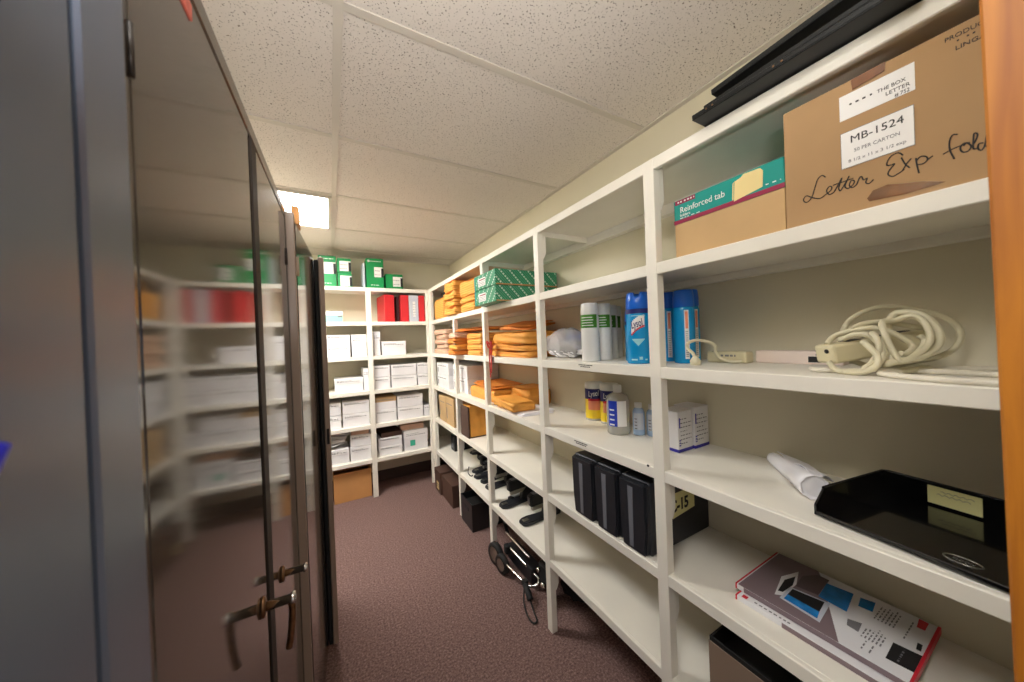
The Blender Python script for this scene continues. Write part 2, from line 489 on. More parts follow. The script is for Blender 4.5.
# ------------------------------------------------------------------ steel cabinets on the left
def lever_handle(par, w, x, y, z, broken):
    bm = bmesh.new(); lathe(bm, [(0, 0), (.013, 0), (.013, .004), (.009, .006), (0, .006)], 24, frame((x, y, z), (0, 1, 0), (0, 0, 1)))
    for v in bm.verts: v.co.z = z + (v.co.z - z) * 1.35
    h = obj('handle', bm, 'brass', par, w)
    bm = bmesh.new(); lathe(bm, [(0, .0), (.0075, .0), (.0075, .040), (.0095, .042), (.0095, .048), (0, .050)], 20, frame((x, y, z), (0, 1, 0), (0, 0, 1)))
    obj('stem', bm, 'chrome', h, w)
    if not broken:
        bm = bmesh.new(); tube(bm, [(x + .040, y, z), (x + .043, y, z - .02), (x + .040, y, z - .06), (x + .036, y, z - .085)], .0055, 10)
        obj('lever', bm, 'brass', h, w)

# faces of these cabinets look to +X
XA = -.116
t = thing('metal_cabinet', 'blue-grey steel cabinet, nearest at the left edge', 'cabinet', (XA - .23, .06, 0))
w = Wm(t)
bm = bmesh.new(); bx(bm, XA - .45, -.02, .0, XA - .012, .323, 1.83, .004); obj('body', bm, 'grey_cab', t, w)
bm = bmesh.new(); bx(bm, XA - .012, .2735, .0, XA, .323, 1.83, .002); bx(bm, XA - .012, -.02, 1.79, XA, .2735, 1.83, .002); bx(bm, XA - .012, -.02, 0, XA, .2735, .06, .002)
obj('door_frame', bm, 'grey_cab', t, w)
bm = bmesh.new(); bx(bm, XA - .0115, .266, .06, XA - .010, .2735, 1.79); obj('seam', bm, 'dark_gap', t, w)
bm = bmesh.new(); bx(bm, XA - .012, -.02, .063, XA - .001, .2685, 1.787, .002); d = obj('door', bm, 'grey_cab', t, w)
bm = bmesh.new()
tube(bm, [(XA + .002, .186, 1.353), (XA + .0035, .1955, 1.360), (XA + .004, .2025, 1.371)], .0040, 12)
obj('pull', bm, 'blue_plastic', d, w)['label'] = 'blue plastic pull'

XB = -.115
t = thing('metal_cabinet', 'tall glossy brown two-door steel cabinet with lever handles', 'cabinet', (XB - .23, .77, 0))
w = Wm(t)
bm = bmesh.new(); bx(bm, XB - .457, .336, 0, XB - .02, 1.213, 1.83, .004); obj('body', bm, 'brown_cab', t, w)
bm = bmesh.new()
bx(bm, XB - .02, .336, 0, XB, .3585, 1.83, .002); bx(bm, XB - .02, 1.192, 0, XB, 1.213, 1.83, .002)
bx(bm, XB - .02, .3585, 1.802, XB, 1.192, 1.83, .002); bx(bm, XB - .02, .3585, 0, XB, 1.192, .08, .002)
obj('door_frame', bm, 'brown_cab', t, w)
for (a, b, hy, hz, br) in ((.361, .752, .707, .962, False), (.768, 1.190, .905, .897, True)):
    bm = bmesh.new(); bx(bm, XB - .018, a, .083, XB - .001, b, 1.799, .0025, seg=2)
    d = obj('door', bm, 'brown_cab', t, w)
    lever_handle(d, w, XB - .001, hy, hz, br)
    for z in ((1.614, .2) if a < .5 else (1.655, .2)):
        hh = a - .001 if a < .5 else b + .001
        bm = bmesh.new(); q_ = .042 if a < .5 else .05; lathe(bm, [(0, 0), (.0022, 0), (.0022, q_), (0, q_)], 12, Matrix.Translation((XB + .0004, hh, z)))
        obj('hinge', bm, 'dark_hinge', d, w)
bm = bmesh.new(); bx(bm, XB - .001, .760, .085, XB + .0015, .800, 1.797, .0005); obj('astragal', bm, mat('dark_reflection_brown', (54, 46, 40), .6, spec=.2), t, w)  # the strip's dark reflection is put into its dull brown colour
bm = bmesh.new(); bx(bm, XB - .0195, .751, .083, XB - .014, .769, 1.799); obj('seam', bm, 'dark_gap', t, w)
bm = bmesh.new(); bx(bm, XB - .001, .42, 1.772, XB + .0006, .492, 1.790); obj('sticker', bm, 'redsticker', t, w)
t.rotation_euler.z = R(-1.3); t.location.x -= .001

XC = -.087
t = thing('metal_cabinet', 'brown steel cabinet with doors ajar, just beyond the one with lever handles', 'cabinet', (XC - .23, 1.675, 0))
w = Wm(t)
bm = bmesh.new()
y0, y1, xb = 1.222, 2.132, XC - .457
bx(bm, xb, y0, 0, XC, y0 + .02, 1.83, .002); obj('side_panel', bm, 'tan_cab', t, w)  # light falling on this near side is put into its tan colour
bm = bmesh.new(); bx(bm, xb, y1 - .02, 0, XC, y1, 1.83, .002); obj('side_panel', bm, 'brown_cab', t, w)
bm = bmesh.new(); bx(bm, xb, y0 + .02, 0, xb + .01, y1 - .02, 1.83); bx(bm, xb + .01, y0 + .02, 1.81, XC, y1 - .02, 1.83, .001); bx(bm, xb + .01, y0 + .02, 0, XC, y1 - .02, .07)
obj('body', bm, 'brown_cab', t, w)
for z in (.5, .95, 1.4):
    bm = bmesh.new(); bx(bm, xb + .01, y0 + .02, z, XC - .04, y1 - .02, z + .018); obj('inner_shelf', bm, 'brown_cab', t, w)
# left door a little ajar, right door more so; its free edge faces the doorway
m = Matrix.Translation((XC, y0 + .022, 0)) @ Matrix.Rotation(R(-4.0), 4, 'Z')
bm = bmesh.new(); bx(bm, -.016, 0, .075, .002, .43, 1.805, .002, m); d = obj('door', bm, 'brown_cab', t, w)
bm = bmesh.new(); lathe(bm, [(0, 0), (.0055, 0), (.0055, .06), (0, .06)], 12, Matrix.Translation((XC + .003, y0 + .026, 1.635))); obj('hinge', bm, 'tan_cab', d, w)
m = Matrix.Translation((XC, y1 - .022, 0)) @ Matrix.Rotation(R(10.0), 4, 'Z')
bm = bmesh.new(); bx(bm, -.018, -.40, .045, .004, 0, 1.812, .002, m); d = obj('door', bm, 'tan_cab', t, w)
bm = bmesh.new(); bx(bm, -.012, -.4015, .96, -.002, -.399, 1.03, 0, m); obj('latch', bm, 'dark_gap', d, w)
bm = bmesh.new(); bx(bm, -.034, -.395, .05, -.019, -.03, 1.8, .002, m); obj('gap_shade', bm, 'dark_gap', d, w)  # dark slab painting in the shade of the gap between the doors

bm = bmesh.new(); bx(bm, -.101, 1.335, 1.8305, -.080, 1.41, 1.892, .001)
tag(obj('wood_strip', bm, 'ruler_wood'), 'orange wooden strip standing on edge on top of the far brown cabinet', 'wood')

# ------------------------------------------------------------------ cardboard and paper goods: helpers
def solid(name, label, cat, loc, rotz, sx, sy, h, m, group=None, bev=.002):
    t = thing(name, label, cat, loc, rotz, group)
    bm = bmesh.new(); bx(bm, -sx / 2, -sy / 2, 0, sx / 2, sy / 2, h, bev)
    obj('body', bm, m, t)
    return t

def marks(bm, x0, x1, z, hgt, m, seedlen=(.006, .02)):
    x = x0
    while x < x1:
        l = random.uniform(*seedlen)
        quad(bm, [(x, z), (min(x + l, x1), z), (min(x + l, x1), z + hgt), (x, z + hgt)], m, .0005)
        x += l + random.uniform(.003, .008)

def white_carton(label, x0, x1, z, h, y=3.31, depth=.26, group='white cartons on the far shelves', yaw=0.0, tiers=1, kraft_top=False):
    # front face looks to -Y
    t = thing('paper_carton', label, 'box', ((x0 + x1) / 2, y + depth / 2, z), yaw, group)
    sx = x1 - x0
    hh = h / tiers
    for k in range(tiers):
        bm = bmesh.new(); bx(bm, -sx / 2 + .002, -depth / 2 + .002, k * hh + .0003, sx / 2 - .002, depth / 2 - .002, k * hh + hh * .68, .001)
        obj('box_base', bm, 'white', t)
        bm = bmesh.new(); bx(bm, -sx / 2, -depth / 2, k * hh + hh * .62, sx / 2, depth / 2, (k + 1) * hh - .0015, .0025)
        l = obj('box_lid', bm, 'kraft2' if kraft_top and k == tiers - 1 else 'lid', t)
        bm = bmesh.new()
        fm = faceY(0, -depth / 2 - .0003, 0)
        marks(bm, -sx * .42, sx * .38, k * hh + hh * .72, .006, fm)
        if hh > .08: marks(bm, -sx * .42, sx * .1, k * hh + hh * .8, .004, fm)
        obj('print', bm, 'grey_ink', l)
    return t

# ---- top of the far shelving: green cartons
def green_box(label, x0, x1, z, h, y, depth=.16, lab=(.25, .45, .55, .9), stripe=True):
    t = thing('green_carton', label, 'box', ((x0 + x1) / 2, y + depth / 2, z), 0, 'green cartons on top of the far shelving')
    sx = x1 - x0
    bm = bmesh.new(); bx(bm, -sx / 2, -depth / 2, 0, sx / 2, depth / 2, h, .002); b = obj('body', bm, 'green', t)
    bm = bmesh.new(); bx(bm, -sx / 2 + .004, -depth / 2 + .004, h, sx / 2 - .004, depth / 2 - .004, h + .003); obj('top_flap', bm, 'dkgreen', t)
    fm = faceY(-sx / 2, -depth / 2 - .0003, 0)
    bm = bmesh.new(); quad(bm, [(sx * lab[0], h * lab[1]), (sx * lab[2], h * lab[1]), (sx * lab[2], h * lab[3]), (sx * lab[0], h * lab[3])], fm); l = obj('label', bm, 'label', t)
    bm = bmesh.new(); quad(bm, [(sx * lab[2] - .02, h * lab[1]), (sx * lab[2], h * lab[1]), (sx * lab[2], h * lab[3] - .01), (sx * lab[2] - .02, h * lab[3] - .01)], faceY(-sx / 2, -depth / 2 - .001, 0)); obj('dark_panel', bm, 'black_ink', l)
    bm = bmesh.new(); marks(bm, sx * lab[0] + .006, sx * lab[2] - .03, h * (lab[1] + .2 * (lab[3] - lab[1])), .006, faceY(-sx / 2, -depth / 2 - .001, 0), (.004, .01)); marks(bm, sx * lab[0] + .006, sx * lab[2] - .03, h * (lab[1] + .6 * (lab[3] - lab[1])), .006, faceY(-sx / 2, -depth / 2 - .001, 0), (.004, .01)); obj('print', bm, 'grey_ink', l)
    if stripe:
        bm = bmesh.new(); marks(bm, sx * .22, sx * .85, h * .9, .007, fm, (.01, .03)); marks(bm, sx * .25, sx * .7, h * .1, .005, fm, (.01, .03)); lathe(bm, [(0, 0), (.012, 0), (.012, .001), (0, .001)], 12, faceY(-sx / 2 + sx * .14, -depth / 2 - .0003, h * .915))
        obj('white_print', bm, 'label', t)
    return t
zt = TOP[0] + .0005
green_box('tall green carton at the left end of the far top shelf', -.07, .068, zt, .27, 3.30, lab=(.3, .42, .99, .8))
green_box('small green carton with white label, lower of the stacked pair', .078, .195, zt, .128, 3.31, lab=(.18, .1, .98, .82), stripe=False)
green_box('small green carton with white label, upper of the stacked pair', .076, .191, zt + .132, .128, 3.31, lab=(.18, .12, .98, .82), stripe=False)
t = green_box('tall green carton standing alone in the middle of the far top shelf', .315, .466, zt, .278, 3.30, lab=(.45, .38, .99, .72))
green_box('small low green carton nearest the corner on the far top shelf', .484, .645, zt, .145, 3.32, lab=(.42, .18, .98, .84), stripe=False)
bm = bmesh.new(); bx(bm, .285, 3.32, zt, .305, 3.48, zt + .235, .002)
tag(obj('grey_folder', bm, 'lightgrey'), 'pale grey folder standing left of the tall green carton in the middle', 'folder')

# ---- far shelving, board 1: mint box and binders
t = solid('mint_box', 'low mint and white box alone on the far second shelf', 'box', (.035, 3.40, TOP[1] + .0005), 0, .14, .18, .062, 'mint')
bm = bmesh.new(); bx(bm, -.071, -.091, .062, .071, .091, .1, .003); obj('lid', bm, 'lid', t)
bm = bmesh.new(); bx(bm, .03, -.0915, .045, .065, -.09, .06); obj('print', bm, 'grey_ink', t)
def binder(label, x0, x1, mname, h=.262, y=3.30, dark=None):
    t = thing('ring_binder', label, 'binder', ((x0 + x1) / 2, y + .13, TOP[1] + .0005), 0, 'binders on the far shelving')
    wd = x1 - x0
    bm = bmesh.new(); bx(bm, -wd / 2, -.13, 0, -wd / 2 + .004, .14, h, .001); bx(bm, wd / 2 - .004, -.13, 0, wd / 2, .14, h, .001); bx(bm, -wd / 2 + .004, -.13, 0, wd / 2 - .004, -.126, h, .001)
    obj('cover', bm, mname, t)
    bm = bmesh.new(); bx(bm, -wd / 2 + .006, -.12, .006, wd / 2 - .006, .13, h - .012); obj('pages', bm, 'paper', t)
    if dark:
        bm = bmesh.new(); quad(bm, [(-.01, .05), (.016, .05), (.016, .2), (-.01, .2)], faceY(0, -.1305, 0)); obj('spine_label', bm, 'label', t)
        bm = bmesh.new()
        for k in range(5): marks(bm, -.008, .014, .065 + k * .026, .005, faceY(0, -.1315, 0), (.004, .01))
        obj('print', bm, 'grey_ink', t)
    return t
t = binder('red binder standing at an angle, leftmost of the binders', .455, .545, 'red'); t.rotation_euler.z = R(8); t.location.x -= .008; t.location.y += .012
bm = bmesh.new(); bx(bm, .578, 3.36, TOP[1] + .0005, .606, 3.58, TOP[1] + .255, .002)
tag(obj('binder', bm, 'maroon'), 'dark maroon binder set back between two red binders', 'binder')
binder('red binder just left of the pale grey binder', .612, .686, 'red')
binder('pale grey binder with printed spine between red binders', .690, .780, 'lightgrey', dark=True)
binder('narrow red binder at the corner end of the far second shelf', .785, .842, 'red')

# ---- far shelving, white cartons
G = TOP[2] + .0005
white_carton('white carton at the left end of the far third shelf', -.035, .157, G, .205, tiers=2)
white_carton('tall white carton with red line beside the divider post, third far shelf', .168, .295, G, .205)
white_carton('narrow upright white carton right of the divider, third far shelf', .352, .414, G, .228)
white_carton('low wide white carton nearest the binders, third far shelf', .424, .648, G, .132)
G = TOP[3] + .0005
white_carton('low wide white carton left of the divider, fourth far shelf', .018, .252, G, .125)
white_carton('tall white carton tucked against the divider, fourth far shelf', .256, .330, G, .205, y=3.315)
for r_, dz in (('lower', 0), ('upper', .112)):
    white_carton(r_ + ' white carton of the pair beside the divider, fourth far shelf', .345, .490, G + dz, .11)
    white_carton(r_ + ' wide white carton in the middle of the right bay, fourth far shelf', .500, .740, G + dz, .11)
    white_carton(r_ + ' white carton of the pair by the corner post, fourth far shelf', .748, .866, G + dz, .11)
G = TOP[4] + .0005
for r_, dz in (('lower', 0), ('upper', .118)):
    white_carton(r_ + ' white carton of the pair at the left end, fifth far shelf', -.12, .062, G + dz, .115)
    white_carton(r_ + ' wide white carton left of the divider, fifth far shelf', .072, .295, G + dz, .115)
    white_carton(r_ + ' white carton right of the divider, fifth far shelf' + (' with kraft lid' if dz else ''), .345, .535, G + dz, .118, kraft_top=dz > 0)
    white_carton(r_ + ' wide white carton at the middle of the right bay, fifth far shelf', .545, .790, G + dz, .115, yaw=0)
white_carton('small low white carton by the corner, fifth far shelf', .800, .866, G, .11)
G = TOP[5] + .0005
white_carton('open white carton stuffed with papers, left end of the lowest far shelf', -.06, .114, G, .13)
for k in range(5):
    bm = bmesh.new(); bx(bm, -.07, -.1, 0, .07, .1, .004, .001)
    for v in bm.verts: v.co.z += .012 * math.sin(v.co.x * 30 + k)
    o = obj('loose_paper', bm, 'paper'); o.location = (.01 + .01 * k, 3.42, G + .165 + .022 * k); o.rotation_euler = (R(random.uniform(-3, 3)), 0, R(random.uniform(-20, 20)))
    tag(o, 'loose white paper, %s of the heap on the open carton' % ['bottom', 'second', 'third', 'fourth', 'top'][k], 'paper', 'loose papers on the lowest far shelf')
white_carton('white carton under a leaning one, lowest far shelf left bay', .122, .298, G, .125)
white_carton('leaning white carton resting on another, lowest far shelf left bay', .128, .303, G + .129, .105, yaw=R(-1.5))
t = solid('flat_box', 'flat pinkish-brown box on top of the leaning white carton', 'box', (.215, 3.43, G + .234), R(-4), .15, .22, .035, 'pinkpaper')
white_carton('double white carton right of the divider, lowest far shelf', .362, .576, G, .165, tiers=2)
solid('flat_box', 'flat brown box on the double white carton, lowest far shelf', 'box', (.475, 3.44, G + .166), R(5), .19, .24, .045, 'brownbox')
t = white_carton('tall white carton with green sticker near the corner, lowest far shelf', .592, .822, G, .2, yaw=R(2))
bm = bmesh.new(); quad(bm, [(-.06, .045), (-.012, .045), (-.012, .1), (-.06, .1)], faceY(0, -.1312, 0)); obj('green_sticker', bm, 'mintsticker', t)
solid('flat_box', 'flat brownish box lying on the carton with the green sticker', 'box', (.69, 3.45, G + .201), R(-4), .22, .24, .05, 'pinkpaper')
# cardboard box on the floor
def open_box(name, label, cat, loc, rotz, sx, sy, h, m, flaps=True, group=None, inner='kraft_in', th=.005):
    t = thing(name, label, cat, loc, rotz, group)
    bm = bmesh.new()
    bx(bm, -sx / 2, -sy / 2, 0, sx / 2, -sy / 2 + th, h, .001); bx(bm, -sx / 2, sy / 2 - th, 0, sx / 2, sy / 2, h, .001)
    bx(bm, -sx / 2, -sy / 2 + th, 0, -sx / 2 + th, sy / 2 - th, h, .001); bx(bm, sx / 2 - th, -sy / 2 + th, 0, sx / 2, sy / 2 - th, h, .001)
    bx(bm, -sx / 2 + th, -sy / 2 + th, .001, sx / 2 - th, sy / 2 - th, .006)
    obj('body', bm, m, t)
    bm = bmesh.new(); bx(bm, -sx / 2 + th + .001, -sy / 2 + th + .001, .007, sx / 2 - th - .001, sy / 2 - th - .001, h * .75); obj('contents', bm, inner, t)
    return t
t = open_box('cardboard_box', 'open tan cardboard box on the carpet under the far shelving', 'box', (.132, 3.45, .0005), R(1), .31, .27, .26, 'kraft3')

# ------------------------------------------------------------------ envelopes
def bundle(name, label, loc, rotz, sx, sy, h, m, group, lump=.004, flap=True, edge='env_edges', tilt=(0, 0), n=5, cat='envelope'):
    # a thick pack of flat envelopes: puffed slab, edges pinched, clasp flap on top
    t = thing(name, label, cat, loc, rotz, group)
    if tilt != (0, 0): t.rotation_euler = (tilt[0], tilt[1], rotz)
    rr = random.Random(label)
    NX, NY, NZ = 8, 8, max(2, int(n))
    ph = rr.uniform(0, 6)
    g = bmesh.new()
    bmesh.ops.create_cube(g, size=1)
    bmesh.ops.subdivide_edges(g, edges=g.edges[:], cuts=7, use_grid_fill=True)
    for v in g.verts:
        x, y, z = v.co
        k = 1 - .05 * abs(2 * z) ** 4
        ex = math.sin(ph + z * 40 + y * 5) * lump * .6
        v.co = Vector((x * sx * k + (ex if abs(x) > .49 else 0), y * sy * k + (ex if abs(y) > .49 else 0),
                       (z + .5) * h + (lump * math.sin(ph + x * 5) * math.cos(ph + y * 6) if z > .3 else 0)))
        if z < -.3: v.co.z = max(0, v.co.z)
    for f in g.faces: f.smooth = True
    bmesh.ops.recalc_face_normals(g, faces=g.faces[:])
    obj('body', g, edge if n > 3 else m, t)
    if flap:
        bm = bmesh.new()
        prism(bm, [(-sx * .47, -sy * .47), (sx * .47, -sy * .47), (sx * .47, sy * .47), (-sx * .47, sy * .47)], .002, Matrix.Translation((0, 0, h + lump * .9)))
        obj('top_envelope', bm, m, t)
    return t
EG = 'manila envelope packs on the right shelves'
z1 = TOP[1] + .0005
bundle('envelope_pack', 'upright yellow envelope pack in the corner bay, below the dark bag', (.99, 2.93, z1), 0, .23, .26, .175, 'manila', EG, lump=.004)
# stack with overhang at the second post
zz = z1
for k, (h, nm) in enumerate(((.055, 'bottom'), (.05, 'second'), (.05, 'third'), (.074, 'top'))):
    bundle('envelope_pack', nm + ' orange envelope pack of the tallest stack on the upper shelf', (.985 + .008 * (k % 2), 2.545 + .005 * k, zz), R(2 * (-1) ** k), .28, .24, h, 'manila2', EG, lump=.006, n=5)
    zz += h + .012
zz = z1
for k, (h, nm) in enumerate(((.055, 'bottom'), (.035, 'middle'), (.105, 'top'))):
    bundle('envelope_pack', nm + ' golden envelope pack of the stack beside the green dashed boxes', (1.005, 2.19, zz), R(-2 + 2 * k), .28, .28, h, 'manila', EG, lump=.005)
    zz += h + .01
# dark bag in the corner
bm = bmesh.new()
lathe(bm, [(0, .0), (.05, .0), (.06, .02), (.052, .06), (.03, .085), (.012, .095), (.018, .105), (0, .105)], 14)
for v in bm.verts: v.co.x += .008 * math.sin(v.co.z * 90 + v.co.y * 40); v.co.y *= 1.3
o = obj('dark_bag', bm, 'black'); o.location = (1.0, 3.04, z1 + .192)
tag(o, 'small dark knotted bag on the yellow envelope pack in the corner', 'bag')

# green dashed boxes
def dashed_box(label, z):
    ang = 0
    L, Wd, h = .42, .293, .092
    c = Vector((.80 + L / 2, 1.60 + Wd / 2, 0))
    t = thing('transfer_box', label, 'box', (c.x, c.y, z), ang, 'green dashed boxes on the upper shelf')
    bm = bmesh.new(); bx(bm, -L / 2, -Wd / 2, 0, L / 2, Wd / 2, h * .96, .002); obj('body', bm, 'dashgreen', t)
    bm = bmesh.new(); bx(bm, -L / 2 + .004, -Wd / 2 - .0012, .0005, L / 2, -Wd / 2 + .01, .007); obj('lid_edge', bm, 'kraft3', t)
    bm = bmesh.new(); quad(bm, [(.06, .018), (.165, .018), (.165, .066), (.06, .066)], frame((-L / 2 - .0004, Wd / 2, 0), (0, -1, 0), (0, 0, 1))); lb = obj('label', bm, 'label', t)
    fm = frame((-L / 2 - .0012, Wd / 2, 0), (0, -1, 0), (0, 0, 1))
    bm = bmesh.new(); quad(bm, [(.075, .052), (.16, .052), (.16, .058), (.075, .058)], fm, .0004); obj('label_bar', bm, 'magenta', lb)
    bm = bmesh.new()
    for k in range(3): marks(bm, .068, .155, .024 + .009 * k, .003, fm, (.005, .012))
    obj('print', bm, 'grey_ink', lb)
    bm = bmesh.new(); bx(bm, -L / 2 - .001, Wd / 2 - .02, 0, -L / 2 + .03, Wd / 2 + .001, h * .96, .001); obj('corner_wrap', bm, 'teal', t)
dashed_box('green box with white dashes, lower of the overhanging pair', z1)
dashed_box('green box with white dashes, upper of the overhanging pair', z1 + .0915)

# board 2, bays behind: pale papers, envelope piles
z2 = TOP[2] + .0005
zz = z2
for k in range(5):
    bundle('paper_pack', '%s pinkish paper pack of the pile in the corner bay' % ['bottom', 'second', 'third', 'fourth', 'top'][k], (1.0 + .01 * (k % 2), 2.95 - .008 * (k % 3), zz), R(3 * (-1) ** k), .25, .30, .04, 'pinkpaper', 'pinkish paper packs', lump=.003, edge='env_edges2', cat='paper')
    zz += .0435
zz = z2
for k in range(4):
    bundle('envelope_pack', '%s padded envelope of the messy pile overhanging the middle shelf' % ['bottom', 'second', 'third', 'top'][k], (.925 + .012 * (k % 2), 2.398, zz), R((-3, 3, -2, 3)[k]), .25, .155, .034, ('manila2', 'manila', 'manila2', 'pinkpaper')[k], EG, lump=.006, n=3)
    zz += .043
zz = z2
for k in range(4):
    bundle('envelope_pack', '%s envelope pack of the neat pile beside the messy one, middle shelf' % ['bottom', 'second', 'third', 'top'][k], (1.012, 2.155, zz), R((-1, 1, 0, 1)[k]), .25, .25, .036, 'manila', EG, lump=.002)
    zz += .039
bundle('large_envelope', 'large flat orange envelope bridging the two piles on the middle shelf', (1.0, 2.25, z2 + .178), R(5), .24, .46, .012, 'manila2', EG, lump=.008, n=2)
for k, (h, nm) in enumerate(((.03, 'bottom'), (.03, 'second'), (.062, 'third'))):
    bundle('envelope_pack', nm + ' wide envelope pack of the pile with the red ribbon', (1.04, 1.672 - .004 * k, z2 + (0, .038, .076)[k]), R((1, -1, -2)[k]), .27, .43, h, 'manila', EG, lump=.006, n=3)
bundle('large_envelope', 'loose curled brown envelope on top of the ribboned pile', (1.08, 1.74, z2 + .176), R(12), .22, .28, .012, 'manila2', EG, lump=.012, n=2, tilt=(R(3), R(-10)))
bm = bmesh.new()
for (a, dx) in ((0, .02), (1, .044)):
    pts = [(.90, 1.862 - dx, z2 + .075), (.872, 1.862 - dx, z2 + .06), (.862, 1.86 - dx, z2 + .02), (.860, 1.856 - dx, z2 - .05), (.862, 1.846 - dx * .5, z2 - .13 + .03 * a)]
    P = catmull(pts, 6)
    vs = []
    for p in P: vs.append((bm.verts.new(p + Vector((0, .013, 0))), bm.verts.new(p + Vector((-.003, -.011, 0)))))
    for q, r_ in zip(vs, vs[1:]): bm.faces.new((q[0], q[1], r_[1], r_[0])).smooth = True
bmesh.ops.solidify(bm, geom=bm.faces[:], thickness=.0008)
tube(bm, [(.868, 1.83, z2 + .065), (.855, 1.86, z2 + .095), (.86, 1.85, z2 + .06), (.866, 1.83, z2 + .06), (.853, 1.80, z2 + .095), (.86, 1.805, z2 + .06), (.868, 1.83, z2 + .062)], .006, 6)
tag(obj('red_ribbon', bm, 'ribbon'), 'red ribbon hanging over the shelf edge from the envelope pile', 'ribbon')

# board 3, bays 0-2
z3 = TOP[3] + .0005
def side_carton(label, y0, y1, z, h, x=.895, depth=.28, m=('white', 'lid'), group='cartons on the right shelves', name='paper_carton'):
    t = thing(name, label, 'box', (x + depth / 2, (y0 + y1) / 2, z), 0, group)
    sy = y1 - y0
    bm = bmesh.new(); bx(bm, -depth / 2 + .002, -sy / 2 + .002, .0003, depth / 2 - .002, sy / 2 - .002, h * .68, .001); obj('box_base', bm, m[0], t)
    bm = bmesh.new(); bx(bm, -depth / 2, -sy / 2, h * .62, depth / 2, sy / 2, h - .001, .0025); l = obj('box_lid', bm, m[1], t)
    bm = bmesh.new(); marks(bm, -sy * .4, sy * .3, h * .75, .006, faceX(-depth / 2 - .0003, 0, 0)); obj('print', bm, 'grey_ink', l)
    bm = bmesh.new(); quad(bm, [(-sy * .42, h * .2), (-sy * .36, h * .2), (-sy * .36, h * .6), (-sy * .42, h * .6)], faceX(-depth / 2 + .0012, 0, 0)); obj('hand_slot', bm, 'grey_ink', t)
    return t
side_carton('lower white carton in the corner bay of the fourth right shelf', 2.78, 3.13, z3, .115)
side_carton('upper white carton in the corner bay of the fourth right shelf', 2.78, 3.13, z3 + .116, .11)
side_carton('lower white carton behind the manila packs, fourth right shelf', 2.42, 2.76, z3, .12, x=.93)
side_carton('upper white carton behind the manila packs, fourth right shelf', 2.42, 2.76, z3 + .121, .10, x=.93)
bundle('envelope_pack', 'thick yellow envelope pack beside the white cartons, fourth right shelf', (1.065, 2.14, z3), R(1), .27, .42, .075, 'manila', EG, lump=.004, n=3)
bundle('large_envelope', 'loose orange envelope on the thick yellow pack', (1.07, 2.16, z3 + .087), R(-5), .24, .42, .012, 'manila2', EG, lump=.009, n=2)
bundle('envelope_pack', 'puffy padded envelope behind the flat ones, fourth right shelf', (1.125, 1.80, z3), R(4), .18, .19, .10, 'manila', EG, lump=.012, n=3)
bundle('envelope_pack', 'flat envelope pack in front of the puffy one, fourth right shelf', (.945, 1.715, z3 + .0145), R(-5), .14, .30, .045, 'manila', EG, lump=.003, n=3)
for k in range(3):
    bm = bmesh.new(); bx(bm, -.10, -.125, 0, .10, .125, .004, .001)
    o = obj('paper_sheaf', bm, 'paper'); o.location = (.99 + .006 * k, 1.62 + .010 * k, z3 + .0047 * k); o.rotation_euler = (0, 0, R(-8 + 4 * k))
    tag(o, '%s white paper sheaf beside the flat envelopes, fourth right shelf' % ['bottom', 'middle', 'top'][k], 'paper', 'white paper sheaves')

# board 4, bays 0-1: kraft boxes, yellow folder box
z4 = TOP[4] + .0005
side_carton('tan cardboard box, farther of the two in the corner bay', 2.90, 3.10, z4, .235, m=('kraft2', 'kraft2'), name='cardboard_box')
side_carton('tan cardboard box, nearer of the two in the corner bay', 2.68, 2.89, z4, .245, m=('kraft2', 'kraft2'), name='cardboard_box')
t = thing('file_box', 'dark brown file box with yellow folders on the fifth right shelf', 'box', (1.0, 2.39, z4))
bm = bmesh.new(); bx(bm, -.115, -.075, 0, .085, .09, .008, .001); bx(bm, -.115, .08, .008, .085, .09, .22, .001); bx(bm, -.115, -.075, .008, -.105, .08, .235, .001); obj('tray', bm, 'brownbox', t)
for k in range(4):
    bm = bmesh.new(); bx(bm, -.100 , -.075 + .036 * k, .009, .080, -.048 + .036 * k, .245 - .004 * (k % 2), .002)
    obj('folder', bm, 'manila', t)

# ------------------------------------------------------------------ bay nearest the door, upper boards
# black rails on the top board
for k, (lab, xa, xb_, z, y0, y1, tl) in enumerate((
        ('lowest and longest black metal strip lying along the shelf top', .820, .905, .002, .13, .492, 0),
        ('middle black metal strip lying along the shelf top', .834, .915, .017, .12, .470, -1.3),
        ('uppermost black metal strip lying on the other strips', .842, .925, .05, .12, .455, -3.4))):
    l = y1 - y0
    t = thing('metal_strip', lab, 'strip', ((xa + xb_) / 2, (y0 + y1) / 2, TOP[0] + .0008 + z + l / 2 * math.sin(R(-tl))), 0, 'black strips on top of the right shelving')
    t.rotation_euler.x = R(tl)
    hw = (xb_ - xa) / 2
    bm = bmesh.new()
    bx(bm, -hw, -l / 2, 0, hw, l / 2, .003, .0008); bx(bm, -hw, -l / 2, .003, -hw + .004, l / 2, .013, .0008); bx(bm, hw - .004, -l / 2, .003, hw, l / 2, .013, .0008)
    obj('channel', bm, 'blackmetal', t)
    if k == 0:
        for q in (.40, .36, .02, -.02):
            bm = bmesh.new(); lathe(bm, [(0, 0), (.0022, 0), (.0022, .001), (0, .0013)], 8, faceX(-hw - .0001, q * l, .008)); obj('rivet', bm, 'brass', t)
    if k == 2:
        bm = bmesh.new(); bx(bm, -hw - .002, -l / 2 + .05, -.03, hw + .001, -l / 2 + .054, .016, .0005); obj('tie', bm, 'beige_cord', t)

def box_face(x): return lambda pts: pts
